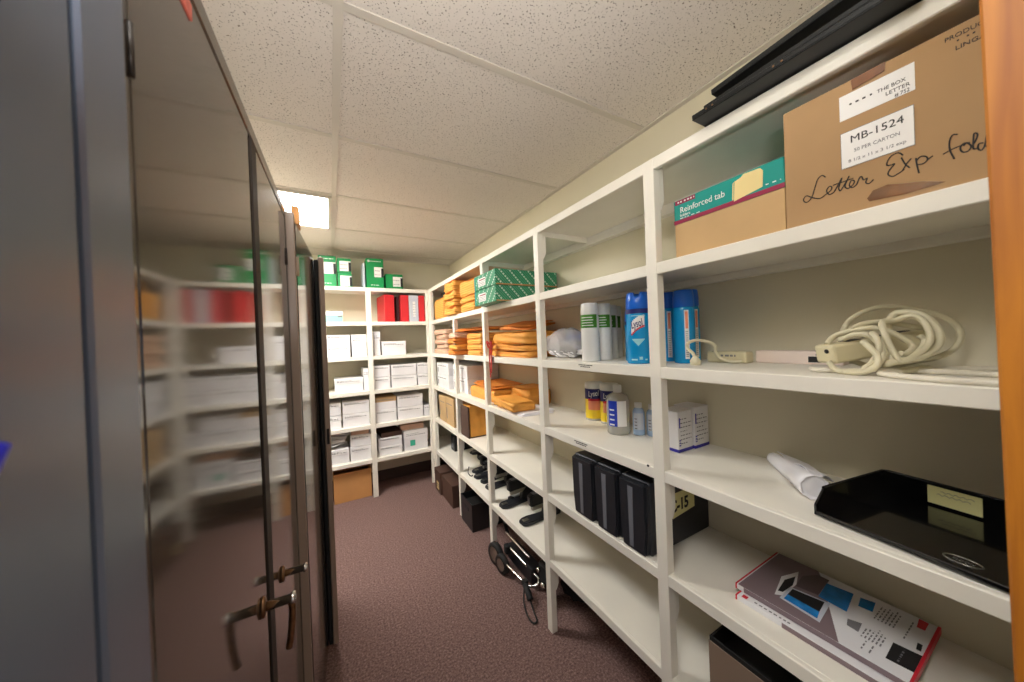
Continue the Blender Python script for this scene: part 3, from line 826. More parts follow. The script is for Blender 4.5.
# reinforced tab carton (teal lid)
xf = .905
t = thing('folder_box', 'kraft folder box with teal top band on the upper shelf', 'box', (xf + .13, .472, z1), R(0))
w = Wm(t)
ya, yb = .338, .606
zh = 1.792
bm = bmesh.new(); bx(bm, xf + .001, ya, z1, xf + .27, yb, 1.728, .001); obj('body', bm, 'kraft2', t, w)
bm = bmesh.new(); bx(bm, xf, ya - .001, 1.722, xf + .271, yb + .001, zh, .0015); ld = obj('lid', bm, 'teal', t, w)
bm = bmesh.new(); quad(bm, [(0, 0), (yb - ya + .002, 0), (yb - ya + .002, .011), (0, .011)], faceX(xf - .0003, yb + .001, 1.7225)); obj('magenta_band', bm, 'magenta', ld, w)
bm = bmesh.new(); quad(bm, [(0, 0), (.060, 0), (.060, .012), (0, .012)], faceX(xf - .0003, yb - .004, zh - .014)); obj('brand_band', bm, 'magenta', ld, w)
bm = text_bm('Reinforced tab', .024, faceX(xf - .0006, yb - .018, 1.752), width=.122); obj('lettering', bm, 'label', ld, w)
bm = text_bm('folders', .011, faceX(xf - .0006, yb - .018, 1.741)); obj('lettering', bm, 'label', ld, w)
bm = bmesh.new(); marks(bm, 0, .06, 0, .002, faceX(xf - .0003, yb - .018, 1.7355), (.004, .01)); marks(bm, 0, .05, 0, .004, faceX(xf - .0012, yb - .012, zh - .010), (.004, .008)); marks(bm, .232, .262, .006, .0025, faceX(xf - .0003, yb, 1.7355), (.004, .01))
obj('small_print', bm, 'label', ld, w)
bm = bmesh.new(); quad(bm, [(.163, .001), (.226, .012), (.228, .050), (.222, .058), (.186, .060), (.180, .054), (.166, .050)], faceX(xf - .0004, yb, 1.729)); quad(bm, [(.159, .006), (.162, .006), (.164, .050), (.161, .046)], faceX(xf - .0004, yb, 1.729)); obj('folder_picture', bm, 'cream_card', ld, w)

# big carton MB-1524
xf = .885
t = thing('cardboard_carton', 'large brown carton marked MB-1524 and handwritten Letter Exp fold', 'box', (xf + .16, .2, z1), 0)
w = Wm(t)
bm = bmesh.new(); bx(bm, xf, .068, z1, xf + .30, .330, 1.874, .003, seg=2); obj('body', bm, 'kraft', t, w)
cf = faceX(xf - .0003, .330, 0)
bm = bmesh.new(); quad(bm, [(.091, 1.802), (.185, 1.802), (.185, 1.849), (.091, 1.849)], cf); l1 = obj('label', bm, 'label', t, w)
cf2 = faceX(xf - .0010, .330, 0)
bm = bmesh.new()
for s_, u, v, k in (('THE BOX', .141, 1.824, .034), ('LETTER', .151, 1.813, .028), ('# 752', .162, 1.8035, .017)):
    b2 = text_bm(s_, .009, cf2 @ Matrix.Translation((u, v, 0)), width=k); merge(bm, b2)
marks(bm, .105, .138, 1.826, .003, cf2, (.002, .005))
obj('lettering', bm, 'black_ink', l1, w)
bm = bmesh.new(); quad(bm, [(.091, 1.709), (.183, 1.709), (.183, 1.778), (.091, 1.778)], cf); l2 = obj('label', bm, 'label', t, w)
bm = text_bm('MB-1524', .019, cf2 @ Matrix.Translation((.104, 1.754, 0)), width=.066, thick=.0006)
for v in list(bm.verts): pass
obj('lettering', bm, 'black_ink', l2, w)
bm = text_bm('50 PER CARTON', .009, cf2 @ Matrix.Translation((.109, 1.735, 0)), width=.057); obj('lettering', bm, 'grey_ink', l2, w)
bm = text_bm('8 1/2 x 11 x 3 1/2 exp', .008, cf2 @ Matrix.Translation((.101, 1.718, 0)), width=.072); obj('lettering', bm, 'grey_ink', l2, w)
bm = bmesh.new()
for (a, b, c_, d) in ((.091, 1.709, .183, 1.7098), (.091, 1.7772, .183, 1.778), (.091, 1.709, .0916, 1.778), (.1824, 1.709, .183, 1.778)):
    quad(bm, [(a, b), (c_, b), (c_, d), (a, d)], cf2, .0003)
obj('label_border', bm, 'grey_ink', l2, w)
bm = bmesh.new()
merge(bm, text_bm('PRODUCT', .0095, cf @ Matrix.Translation((.216, 1.855, 0)), width=.042)); merge(bm, text_bm('LINGA', .0095, cf @ Matrix.Translation((.226, 1.835, 0)), width=.028))
marks(bm, .228, .25, 1.848, .002, cf, (.002, .004))
obj('printed_lettering', bm, 'black_ink', t, w)
STROKES = [[(0.067, 1.706), (0.062, 1.712), (0.055, 1.707), (0.05, 1.691), (0.044, 1.673), (0.036, 1.667), (0.031, 1.674), (0.036, 1.681), (0.045, 1.674), (0.057, 1.667), (0.066, 1.671)], [(0.066, 1.671), (0.074, 1.676), (0.076, 1.682), (0.072, 1.685), (0.068, 1.678), (0.072, 1.669), (0.079, 1.671)], [(0.079, 1.671), (0.086, 1.684), (0.091, 1.694), (0.086, 1.677), (0.088, 1.669)], [(0.088, 1.669), (0.097, 1.684), (0.101, 1.693), (0.095, 1.676), (0.099, 1.669)], [(0.078, 1.685), (0.107, 1.686)], [(0.099, 1.669), (0.106, 1.674), (0.108, 1.68), (0.104, 1.683), (0.101, 1.675), (0.105, 1.669), (0.111, 1.672)], [(0.111, 1.672), (0.115, 1.683), (0.118, 1.684), (0.12, 1.677), (0.125, 1.678), (0.123, 1.671), (0.127, 1.667), (0.133, 1.672)], [(0.169, 1.698), (0.164, 1.705), (0.156, 1.704), (0.151, 1.697), (0.15, 1.69), (0.154, 1.688), (0.159, 1.688), (0.153, 1.68), (0.151, 1.673), (0.156, 1.667), (0.163, 1.669), (0.17, 1.673)], [(0.167, 1.695), (0.171, 1.682), (0.176, 1.673)], [(0.178, 1.688), (0.173, 1.682), (0.168, 1.672)], [(0.183, 1.686), (0.184, 1.674), (0.186, 1.659)], [(0.183, 1.68), (0.188, 1.686), (0.194, 1.683), (0.195, 1.677), (0.191, 1.673), (0.185, 1.674)], [(0.195, 1.677), (0.201, 1.681)], [(0.226, 1.702), (0.221, 1.704), (0.218, 1.696), (0.218, 1.682), (0.222, 1.665)], [(0.211, 1.678), (0.222, 1.682), (0.232, 1.683)], [(0.237, 1.683), (0.231, 1.685), (0.228, 1.679), (0.23, 1.672), (0.235, 1.671), (0.238, 1.677), (0.234, 1.684), (0.231, 1.681)], [(0.238, 1.676), (0.242, 1.683), (0.244, 1.692), (0.241, 1.695), (0.24, 1.683), (0.24, 1.672), (0.243, 1.671)], [(0.249, 1.676), (0.245, 1.677), (0.244, 1.67), (0.247, 1.666), (0.25, 1.672), (0.252, 1.687)], [(0.25, 1.672), (0.254, 1.665)]]
bm = bmesh.new()
for s_ in STROKES: tube(bm, [(a, b, 0) for a, b in s_], .0010, 6, 5, m=cf)
obj('handwriting', bm, 'black_ink', t, w)
bm = bmesh.new(); quad(bm, [(.124, 1.640), (.127, 1.634), (.17, 1.630), (.213, 1.6325), (.190, 1.643), (.164, 1.650), (.15, 1.655), (.132, 1.652)], cf, .0008); obj('tape', bm, 'tape', t, w)
bm = bmesh.new(); quad(bm, [(.11, 1.852), (.151, 1.858), (.153, 1.8735), (.108, 1.872)], faceX(xf - .0014, .330, 0), .0008); obj('tape', bm, 'tape', t, w)

# ------------------------------------------------------------------ spray cans and bottles
def ndir(deg): return Vector((math.cos(R(deg)), math.sin(R(deg)), 0))
def can_face(x, y, z, r, deg):
    n = ndir(deg); v = Vector((0, 0, 1)); return frame((x + n.x * r, y + n.y * r, z), v.cross(n), v)
def wrap_patch(bm, r, a0, a1, z0, z1, deg, x, y, z, na=10, off=.0006):
    t_ = bmesh.new(); A = []
    for i in range(na + 1):
        a = R(deg) + a0 + (a1 - a0) * i / na
        A.append((t_.verts.new((x + (r + off) * math.cos(a), y + (r + off) * math.sin(a), z + z0)), t_.verts.new((x + (r + off) * math.cos(a), y + (r + off) * math.sin(a), z + z1))))
    for p, q in zip(A, A[1:]): t_.faces.new((p[0], q[0], q[1], p[1])).smooth = True
    merge(bm, t_)
def can_body(bm, r, h, x, y, z):
    lathe(bm, [(0, .001), (r * .93, 0), (r, .004), (r, h - .012), (r * .96, h - .006), (r * .90, h), (0, h)], 32, Matrix.Translation((x, y, z)))
def blue_can(label, x, y, r, h, deg, front=True, z=None):
    z = z2 if z is None else z
    t = thing('spray_can', label, 'spray can', (x, y, z), 0, 'aqua blue disinfectant cans')
    w = Wm(t)
    bm = bmesh.new(); can_body(bm, r, h * .775, x, y, z); b = obj('body', bm, 'blue_can', t, w)
    bm = bmesh.new(); c0 = h * .765
    lathe(bm, [(r * .95, c0), (r * .99, c0 + .004), (r * .97, h * .90), (r * .90, h * .985), (r * .84, h), (r * .55, h), (r * .5, h * .93), (0, h * .93)], 32, Matrix.Translation((x, y, z)))
    # open thumb notch of the cap
    n = ndir(deg)
    for v in bm.verts:
        d = Vector((v.co.x - x, v.co.y - y, 0))
        if d.length > r * .5 and front and abs(d.normalized().cross(n).z) < .3 and d.dot(n) > 0 and v.co.z > z + h * .94: v.co.z -= h * .06
    obj('cap', bm, 'blue_cap', t, w)
    bm = bmesh.new()
    if front:
        wrap_patch(bm, r, -1.4, 1.4, h * .70, h * .765, deg, x, y, z); obj('navy_band', bm, 'navy', b, w)
        bm = bmesh.new()
        for a_ in range(9):
            a0 = -.55 + a_ * .12; o_ = h * .425 + a_ * h * .012
            wrap_patch(bm, r, a0, a0 + .125, o_, o_ + h * (.16 + .02 * math.sin(a_ * .4)), deg, x, y, z, 2)
        obj('logo_panel', bm, 'label', b, w)
        f = can_face(x, y, z, r + .0014, deg)
        bm = text_bm('Lysol', h * .15, f, shear=.25, wrap=r + .0014, width=r * 1.0, thick=.0004, pre=Matrix.Translation((-r * .52, h * .49, 0)) @ Matrix.Rotation(R(15), 4, 'Z'), bold=.0004); obj('lettering', bm, 'navy', b, w)
        bm = bmesh.new()
        for a_ in range(9): wrap_patch(bm, r, -.55 + a_ * .12, -.55 + (a_ + 1) * .12, h * .40 + a_ * h * .013 + h * .02 * math.sin(a_ * .35), h * .425 + a_ * h * .013 + h * .02 * math.sin(a_ * .35), deg, x, y, z, 2, .0010)
        obj('swoosh', bm, 'redprint', b, w)
        bm = bmesh.new(); 
        for k in range(7): wrap_patch(bm, r, -.5 + k * .075, .5 - k * .075, h * (.335 - k * .014), h * (.349 - k * .014), deg, x, y, z, 8)
        wrap_patch(bm, r, -.5, .6, h * .665, h * .675, deg, x, y, z, 8, .0010)
        wrap_patch(bm, r, .05, .3, h * .06, h * .10, deg, x, y, z, 3); wrap_patch(bm, r, -.6, -.1, h * .05, h * .07, deg, x, y, z, 3); wrap_patch(bm, r, .5, .7, h * .05, h * .07, deg, x, y, z, 3)
        obj('pale_print', bm, 'aqua', b, w)
    else:
        wrap_patch(bm, r, -.12, .28, h * .06, h * .72, deg, x, y, z, 4); obj('text_panel', bm, 'label', b, w)
        bm = bmesh.new(); wrap_patch(bm, r, -.04, .2, h * .47, h * .70, deg, x, y, z, 4, .0011); obj('warning_print', bm, 'peach', b, w)
        bm = bmesh.new()
        for k in range(14): wrap_patch(bm, r, -.05, .2, h * (.09 + .026 * k), h * (.098 + .026 * k), deg, x, y, z, 3, .0011)
        obj('fine_print', bm, 'grey_ink', b, w)
    return t
blue_can('aqua blue disinfectant can with white logo, front of the shelf left of the post', .955, .791, .0415, .248, 216)
t = blue_can('aqua can partly hidden behind the front disinfectant can', 1.04, .878, .0385, .2, 225, front=True)
blue_can('aqua can against the post with its text panel facing out', 1.09, .770, .033, .250, 216, False)
blue_can('aqua can right of the post, nearest the beige plug', 1.045, .680, .033, .244, 222, False)
blue_can('aqua can tucked behind the one nearest the beige plug', 1.125, .712, .033, .252, 250, False)
def white_can(label, x, y, r=.0365, h=.237, deg=232):
    t = thing('spray_can', label, 'spray can', (x, y, z2), 0, 'white cans with green label')
    w = Wm(t)
    bm = bmesh.new(); can_body(bm, r, h * .80, x, y, z2); b = obj('body', bm, 'can_white', t, w)
    bm = bmesh.new(); lathe(bm, [(r * .95, h * .80), (r * .97, h * .805), (r * .94, h * .975), (r * .88, h), (0, h)], 32, Matrix.Translation((x, y, z2))); obj('cap', bm, 'can_white', t, w)
    bm = bmesh.new(); wrap_patch(bm, r, -1.5, .75, h * .575, h * .80, deg, x, y, z2, 16); g_ = obj('green_label', bm, 'leaf_green', b, w)
    bm = bmesh.new()
    for k in range(4): wrap_patch(bm, r, -1.1, .3 - .1 * (k % 2), h * (.61 + .045 * k), h * (.622 + .045 * k), deg, x, y, z2, 8, .0011)
    obj('white_print', bm, 'label', g_, w)
    bm = bmesh.new()
    for k in range(12): wrap_patch(bm, r, .95, 1.5, h * (.1 + .036 * k), h * (.108 + .036 * k), deg, x, y, z2, 6)
    obj('fine_print', bm, 'grey_ink', b, w)
white_can('white can with green label, leftmost of the row of four', .938, 1.02)
white_can('white can with green label, second from left in the row', 1.017, 1.026)
white_can('white can with green label, third from left in the row', 1.094, 1.066)
white_can('white can with green label, farthest back of the row', 1.168, 1.108)

# bag of odds and ends
t = thing('plastic_bag', 'crumpled clear plastic bag of bits beside the white cans', 'bag', (1.04, 1.30, z2))
rr = random.Random(3)
def crumple(sx, sy, sz, amp, seed, sub=4):
    rr = random.Random(seed); g = bmesh.new(); bmesh.ops.create_icosphere(g, subdivisions=sub, radius=1)
    ph = [rr.uniform(0, 6) for _ in range(6)]
    for v in g.verts:
        x, y, z = v.co
        n = math.sin(7 * x + ph[0]) * math.cos(8 * y + ph[1]) + .6 * abs(math.sin(13 * z + ph[2] + 5 * x)) + .5 * math.sin(17 * y + ph[3] - 9 * z)
        k = 1 + amp * n
        v.co = Vector((x * sx * k, y * sy * k, max(-sz * .98, z * sz * k)))
        v.co.z += sz * .98
    for f in g.faces: f.smooth = True
    return g
g = crumple(.07, .10, .042, .13, 5); obj('white_cloth', g, 'paper', t)
g = crumple(.035, .045, .03, .15, 9)
for v in g.verts: v.co += Vector((.0, .06, .05))
obj('pinkish_bundle', g, 'pinkpaper', t)
bm = bmesh.new(); lathe(bm, [(0, 0), (.045, 0), (.048, .01), (.04, .018), (0, .02)], 20, Matrix.Translation((.02, -.05, .085))); obj('blue_lid', bm, 'blue_cap', t)
g = crumple(.085, .118, .072, .09, 12); obj('film', g, 'film', t)

# wipes, bottles on the board below
def wipes(label, x, y, deg, r=.0445, h=.188):
    t = thing('wipes_canister', label, 'canister', (x, y, z3), 0, 'yellow and navy wipes canisters'); w = Wm(t)
    bm = bmesh.new(); lathe(bm, [(0, 0), (r, 0), (r, h * .84), (0, h * .84)], 32, Matrix.Translation((x, y, z3))); b = obj('body', bm, 'can_white', t, w)
    bm = bmesh.new(); lathe(bm, [(r * 1.0, h * .84), (r * 1.03, h * .85), (r * 1.0, h * .97), (r * .9, h), (0, h)], 32, Matrix.Translation((x, y, z3))); obj('cap', bm, 'can_white', t, w)
    bm = bmesh.new(); wrap_patch(bm, r, -1.7, 1.7, h * .05, h * .56, deg, x, y, z3, 24); lb = obj('label', bm, 'yellow', b, w)
    bm = bmesh.new(); wrap_patch(bm, r, -1.7, 1.7, h * .56, h * .835, deg, x, y, z3, 24); obj('navy_band', bm, 'navy', b, w)
    bm = bmesh.new(); wrap_patch(bm, r, -.7, .7, h * .28, h * .52, deg, x, y, z3, 12, .0010); obj('peach_panel', bm, 'peach', lb, w)
    bm = bmesh.new(); wrap_patch(bm, r, -.7, .7, h * .52, h * .575, deg, x, y, z3, 12, .0012); obj('swoosh', bm, 'redprint', lb, w)
    f = can_face(x, y, z3, r + .0014, deg)
    bm = text_bm('Lysol', h * .2, f, shear=.25, wrap=r + .0014, width=r * 1.25, thick=.0004, pre=Matrix.Translation((-r * .66, h * .63, 0)) @ Matrix.Rotation(R(7), 4, 'Z'), bold=.0004); obj('lettering', bm, 'label', lb, w)
wipes('yellow and navy wipes canister, left of the pair by the clear bottle', 1.16, 1.25, 226)
wipes('yellow and navy wipes canister mostly hidden by the clear bottle', 1.170, 1.155, 222)
def bottle(label, x, y, r, h, mname, deg, lab, group=None, cap='can_white', neck=.35, cat='bottle', name='bottle'):
    t = thing(name, label, cat, (x, y, z3), 0, group); w = Wm(t); T_ = Matrix.Translation((x, y, z3))
    bm = bmesh.new(); lathe(bm, [(0, .001), (r * .94, 0), (r, .006), (r, h * .70), (r * .85, h * .79), (r * neck, h * .85), (r * neck, h * .88), (0, h * .88)], 32, T_); b = obj('body', bm, mname, t, w)
    bm = bmesh.new(); lathe(bm, [(r * neck * 1.25, h * .85), (r * neck * 1.25, h), (0, h)], 20, T_); obj('cap', bm, cap, t, w)
    bm = bmesh.new(); wrap_patch(bm, r, -.9, -.05, h * .18, h * .70, deg, x, y, z3, 10); lb = obj('label', bm, lab[0], b, w)
    bm = bmesh.new(); wrap_patch(bm, r, -.05, .8, h * .18, h * .70, deg, x, y, z3, 10); l2_ = obj('back_label', bm, lab[1], b, w)
    bm = bmesh.new()
    for k in range(4): wrap_patch(bm, r, -.75, -.3, h * (.2 + .1 * k), h * (.23 + .1 * k), deg, x, y, z3, 5, .001)
    obj('print', bm, lab[2], lb, w)
    return t
bottle('large clear bottle with blue label in front of the wipes', 1.07, 1.01, .047, .205, 'clear', 222, ('royal', 'label', 'label'), neck=.3)
bottle('small pale blue gel bottle, nearer the clear bottle', 1.12, .945, .024, .132, 'clearblue', 222, ('lightgrey', 'lightgrey', 'grey_ink'), 'pale blue gel bottles', neck=.5)
bottle('small pale blue gel bottle, nearer the post', 1.15, .90, .024, .128, 'clearblue', 222, ('lightgrey', 'lightgrey', 'grey_ink'), 'pale blue gel bottles', neck=.5)
# two white boxes with navy foot band
def pill_box(label, x0, x1, y0, y1, h):
    t = thing('white_box', label, 'box', ((x0 + x1) / 2, (y0 + y1) / 2, z3), 0, 'white boxes with violet foot band'); w = Wm(t)
    bm = bmesh.new(); bx(bm, x0, y0, z3, x1, y1, z3 + h, .0015); b = obj('body', bm, 'white', t, w)
    bm = bmesh.new(); bx(bm, x0 - .0006, y0 - .0006, z3 + .0005, x1 + .0006, y1 + .0006, z3 + .011); obj('violet_band', bm, 'purple', t, w)
    f = faceY(x0, y0 - .0003, z3)
    bm = bmesh.new()
    for k in range(7): marks(bm, .012, (x1 - x0) * (.9 if k % 3 else .6), h * (.2 + .1 * k), .003, f, (.004, .012))
    obj('print', bm, 'grey_ink', b, w)
    bm = bmesh.new()
    for k in range(3): quad(bm, [(.003, h * (.16 + .06 * k)), (.012, h * (.16 + .06 * k)), (.012, h * (.19 + .06 * k)), (.003, h * (.19 + .06 * k))], faceY(x0 , y0 - .0006, z3))
    obj('violet_print', bm, 'purple', b, w)
    bm = bmesh.new(); quad(bm, [(.004, h * .6), (.010, h * .6), (.010, h * .85), (.004, h * .85)], faceY(x0, y0 - .0006, z3))
    obj('violet_bar', bm, 'purple', b, w)
pill_box('white box with violet foot band, against the post', 1.045, 1.125, .715, .79, .142)
pill_box('white box with violet foot band, nearer the back wall', 1.130, 1.215, .709, .79, .148)

# ------------------------------------------------------------------ cords and power strips, middle board near the door
zc = z2
t = thing('power_strip', 'beige power strip wrapped in its coiled pale cord', 'power strip', (1.04, .24, zc)); w = Wm(t)
fm = frame((.97, .300, 1.348), (.72, -.52, .22), (.05, .40, 1))
bm = bmesh.new(); u = Vector((.83, -.52, .14)).normalized(); fr = frame((.965, .297, 1.322), u, (u.orthogonal() if False else Vector((0, 0, 1)) - u * u.z))
bx(bm, 0, 0, -.024, .21, .042, .024, .006, fr, 2); st = obj('strip_body', bm, 'beige_plastic', t, w)
bm = bmesh.new()
for k in range(3): bx(bm, .045 + .05 * k, .0415, -.012, .075 + .05 * k, .0428, .012, 0, fr)
lathe(bm, [(0, 0), (.005, 0), (.005, .0012), (0, .0012)], 12, fr @ frame((-.0002, .028, .008), (0, 0, 1), (0, 1, 0)))
obj('sockets', bm, 'black_ink', st, w)
LOOPS = {'outer': [(1.06, 0.292, 1.398), (1.08, 0.284, 1.421), (1.1, 0.255, 1.442), (1.12, 0.221, 1.443), (1.14, 0.187, 1.432), (1.15, 0.161, 1.416), (1.16, 0.144, 1.393), (1.16, 0.142, 1.367), (1.15, 0.152, 1.344), (1.12, 0.174, 1.327), (1.08, 0.207, 1.322), (1.05, 0.225, 1.323)],
'big': [(1.05, 0.216, 1.416), (1.06, 0.195, 1.428), (1.06, 0.171, 1.417), (1.06, 0.156, 1.391), (1.05, 0.153, 1.367), (1.03, 0.16, 1.348), (1.0, 0.176, 1.335), (0.98, 0.199, 1.329), (0.98, 0.212, 1.331)],
'big2': [(1.0, 0.218, 1.404), (1.03, 0.207, 1.411), (1.04, 0.186, 1.42), (1.04, 0.171, 1.409), (1.03, 0.161, 1.382), (1.02, 0.163, 1.36), (1.0, 0.176, 1.341), (0.98, 0.193, 1.334)],
'm1': [(1.0, 0.264, 1.397), (1.02, 0.249, 1.408), (1.04, 0.226, 1.41), (1.06, 0.201, 1.402), (1.08, 0.178, 1.394)],
'm2': [(0.97, 0.296, 1.365), (0.99, 0.288, 1.383), (1.0, 0.264, 1.393), (1.01, 0.235, 1.398), (1.02, 0.211, 1.388), (1.03, 0.194, 1.372), (1.03, 0.183, 1.356), (1.01, 0.188, 1.344), (1.0, 0.194, 1.345)],
'm3': [(0.98, 0.272, 1.376), (0.98, 0.252, 1.386), (0.98, 0.231, 1.381), (0.97, 0.215, 1.362), (0.96, 0.212, 1.334), (0.95, 0.226, 1.314), (0.95, 0.253, 1.3085), (0.95, 0.275, 1.310), (0.95, 0.288, 1.328)],
'm4': [(0.96, 0.237, 1.371), (0.95, 0.222, 1.355), (0.945, 0.213, 1.339), (0.938, 0.215, 1.321), (0.938, 0.235, 1.309), (0.94, 0.262, 1.3085)],
'm5': [(0.97, 0.227, 1.388), (0.965, 0.218, 1.377), (0.96, 0.215, 1.354), (0.96, 0.224, 1.329), (0.955, 0.237, 1.314)],
'm6': [(1.04, 0.176, 1.38), (1.04, 0.169, 1.368), (1.03, 0.173, 1.352), (1.01, 0.183, 1.336)]}
bm = bmesh.new()
for k, v in LOOPS.items(): tube(bm, v, .0055 if k != 'big' else .0066, 10, 7, k in ('big', 'big2'))
tube(bm, [(1.06, .292, 1.398), (1.04, .292, 1.37), (1.02, .28, 1.335), (1.03, .25, 1.315)], .0055, 10, 6)
tube(bm, [(1.00, .20, 1.309), (1.06, .17, 1.312), (1.1, .2, 1.312), (1.05, .25, 1.312), (.99, .24, 1.3095)], .006, 10, 6)
obj('cord_coil', bm, 'beige_cord', t, w)
bm = bmesh.new(); tube(bm, [(1.02, .19, 1.309), (0.965, 0.212, 1.3085), (0.935, 0.205, 1.3085), (0.913, 0.175, 1.308), (0.893, 0.14, 1.308), (0.884, 0.108, 1.308), (0.881, 0.06, 1.308), (.9, .03, 1.308)], .0055, 10, 7)
obj('cord', bm, 'white_cord', t, w)
bm = bmesh.new(); tube(bm, [(1.0, .335, 1.308), (0.965, 0.318, 1.308), (0.965, 0.29, 1.308), (1.0, 0.25, 1.308), (1.02, 0.225, 1.308), (1.035, 0.165, 1.308), (1.035, 0.13, 1.308), (1.03, 0.103, 1.308), (1.02, 0.06, 1.308), (1.03, .03, 1.308)], .0055, 10, 7)
obj('cord', bm, 'white_cord', t, w)
bm = bmesh.new(); tube(bm, [(1.02, 0.20, 1.308), (1.09, 0.16, 1.308), (1.13, 0.12, 1.308), (1.15, 0.085, 1.308), (1.15, .02, 1.308)], .0055, 10, 7)
obj('cord', bm, 'white_cord', t, w)
t = thing('power_adapter', 'small beige power tap with a looped cord and plug by the blue cans', 'adapter', (1.12, .585, zc)); w = Wm(t)
bm = bmesh.new(); bx(bm, 1.10, .520, zc, 1.145, .640, zc + .036, .006, seg=2); ab = obj('body', bm, 'beige_plastic', t, w)
bm = bmesh.new(); marks(bm, .03, .09, .02, .006, faceX(1.0997, .640, zc), (.004, .012)); obj('print', bm, 'grey_ink', ab, w)
bm = bmesh.new(); tube(bm, [(.985,.608,1.318),(.985,.614,1.337),(.99,.637,1.357),(1.0,.636,1.372),(1.02,.622,1.378),(1.045,.603,1.372),(1.06,.59,1.359),(1.07,.594,1.34),(1.08,.585,1.318),(1.085,.553,1.308),(1.095,.53,1.309)], .0048, 10, 7); obj('cord', bm, 'beige_cord', t, w)
bm = bmesh.new(); lathe(bm, [(0, 0), (.011, 0), (.013, .012), (.008, .022), (.005, .028), (0, .028)], 14, Matrix.Translation((.985, .608, zc)))
for v in bm.verts: v.co.y = .608 + (v.co.y - .608) * 1.3
obj('plug', bm, 'beige_cord', t, w)
t = thing('cable_cover', 'long pinkish-white box lying along the back of the middle shelf', 'box', (1.17, .44, zc)); w = Wm(t)
bm = bmesh.new(); bx(bm, 1.152, .320, zc, 1.192, .5195, zc + .037, .003, seg=2); obj('body', bm, 'pinkwhite', t, w)
bm = bmesh.new(); quad(bm, [(.126, .006), (.160, .006), (.160, .022), (.126, .022)], faceX(1.1517, .517, zc)); obj('dark_window', bm, 'black_ink', t, w)
bm = bmesh.new(); marks(bm, .142, .18, .025, .004, faceX(1.1517, .517, zc), (.003, .006)); obj('print', bm, 'grey_ink', t, w)

# ------------------------------------------------------------------ roll, tray, product boxes, black cases
t = thing('paper_roll', 'rolled white cloth lying on the shelf beside the black tray', 'roll', (1.13, .42, z3)); w = Wm(t)
bm = bmesh.new()
a_ = Vector((1.185, .495, z3 + .019)); b_ = Vector((1.01, .338, z3 + .0305)); ax = (b_ - a_).normalized(); sd = ax.cross(Vector((0, 0, 1))).normalized()
g = bmesh.new(); rings = []
for i in range(13):
    s_ = i / 12; r = .0175 + .012 * s_; c = a_ + (b_ - a_) * s_
    rings.append([g.verts.new(c + (sd * math.cos(q / 20 * 2 * math.pi) + Vector((0, 0, 1)) * math.sin(q / 20 * 2 * math.pi)) * r * (1 + .05 * math.sin(3 * q + 4 * s_))) for q in range(20)])
for p, q in zip(rings, rings[1:]):
    for i in range(20): g.faces.new((p[i], p[(i + 1) % 20], q[(i + 1) % 20], q[i])).smooth = True
g.faces.new(rings[0]); 
inner = [g.verts.new(b_ - ax * .006 + (v.co - b_) * .82) for v in rings[-1]]
for i in range(20): g.faces.new((rings[-1][i], rings[-1][(i + 1) % 20], inner[(i + 1) % 20], inner[i]))
g.faces.new(inner); bmesh.ops.recalc_face_normals(g, faces=g.faces[:])
merge(bm, g); obj('roll', bm, 'paper', t, w)
bm = bmesh.new()
P0 = [a_ + Vector((.004, -.008, .017)), b_ + Vector((.006, .0, .028))]
quadv = [P0[0], Vector((1.205, .445, z3 + .022)), Vector((1.12, .335, z3 + .022)), P0[1]]
bm.faces.new([bm.verts.new(v) for v in quadv]); bmesh.ops.subdivide_edges(bm, edges=bm.edges[:], cuts=5, use_grid_fill=True)
for v in bm.verts: v.co.z += .006 * math.sin(v.co.x * 60)
bmesh.ops.solidify(bm, geom=bm.faces[:], thickness=.002); obj('loose_end', bm, 'paper', t, w)

ang = R(-10)
t = thing('letter_tray', 'shallow glossy black letter tray on the shelf at the right', 'tray', (1.0354, .1615, z3), ang)
dx, dy, h = .27, .26, .058
bm = bmesh.new()
bx(bm, -dx / 2, -dy / 2, .004, dx / 2, dy / 2, .008, .001)
bx(bm, -dx / 2 + .03, dy / 2 - .004, .004, dx / 2 - .004, dy / 2, h, .0015); bx(bm, -dx / 2 + .03, -dy / 2, .004, dx / 2 - .004, -dy / 2 + .004, h, .0015); bx(bm, dx / 2 - .004, -dy / 2, .004, dx / 2, dy / 2, h, .0015)
prism(bm, [(-dx / 2, .004), (-dx / 2 + .032, .004), (-dx / 2 + .032, h), (-dx / 2, .026)], .004, frame((0, dy / 2, 0), (1, 0, 0), (0, 0, 1)))
prism(bm, [(-dx / 2, .004), (-dx / 2 + .032, .004), (-dx / 2 + .032, h), (-dx / 2, .026)], .004, frame((0, -dy / 2 + .004, 0), (1, 0, 0), (0, 0, 1)))
bx(bm, -dx / 2, -dy / 2, .004, -dx / 2 + .004, dy / 2, .013, .0015)
obj('tray_body', bm, 'black_gloss', t)
bm = bmesh.new(); tube(bm, [(-dx / 2 + .03, dy / 2 - .002, h), (dx / 2 - .01, dy / 2 - .002, h), (dx / 2 - .002, dy / 2 - .01, h), (dx / 2 - .002, -dy / 2 + .01, h), (dx / 2 - .01, -dy / 2 + .002, h), (-dx / 2 + .03, -dy / 2 + .002, h)], .003, 8, 1); obj('rim', bm, 'black_gloss', t)
bm = bmesh.new()
tube(bm, [(.021 * math.cos(q * math.pi / 12) * .6 - dx / 2 + .040, .021 * math.sin(q * math.pi / 12) - .06, .0085) for q in range(24)], .0011, 6, 1, True)
merge(bm, text_bm('ELDON', .008, frame((-dx / 2 + .038, -.049, .0084), (0, -1, 0), (1, 0, 0)), width=.023))
obj('emblem', bm, 'steel', t)
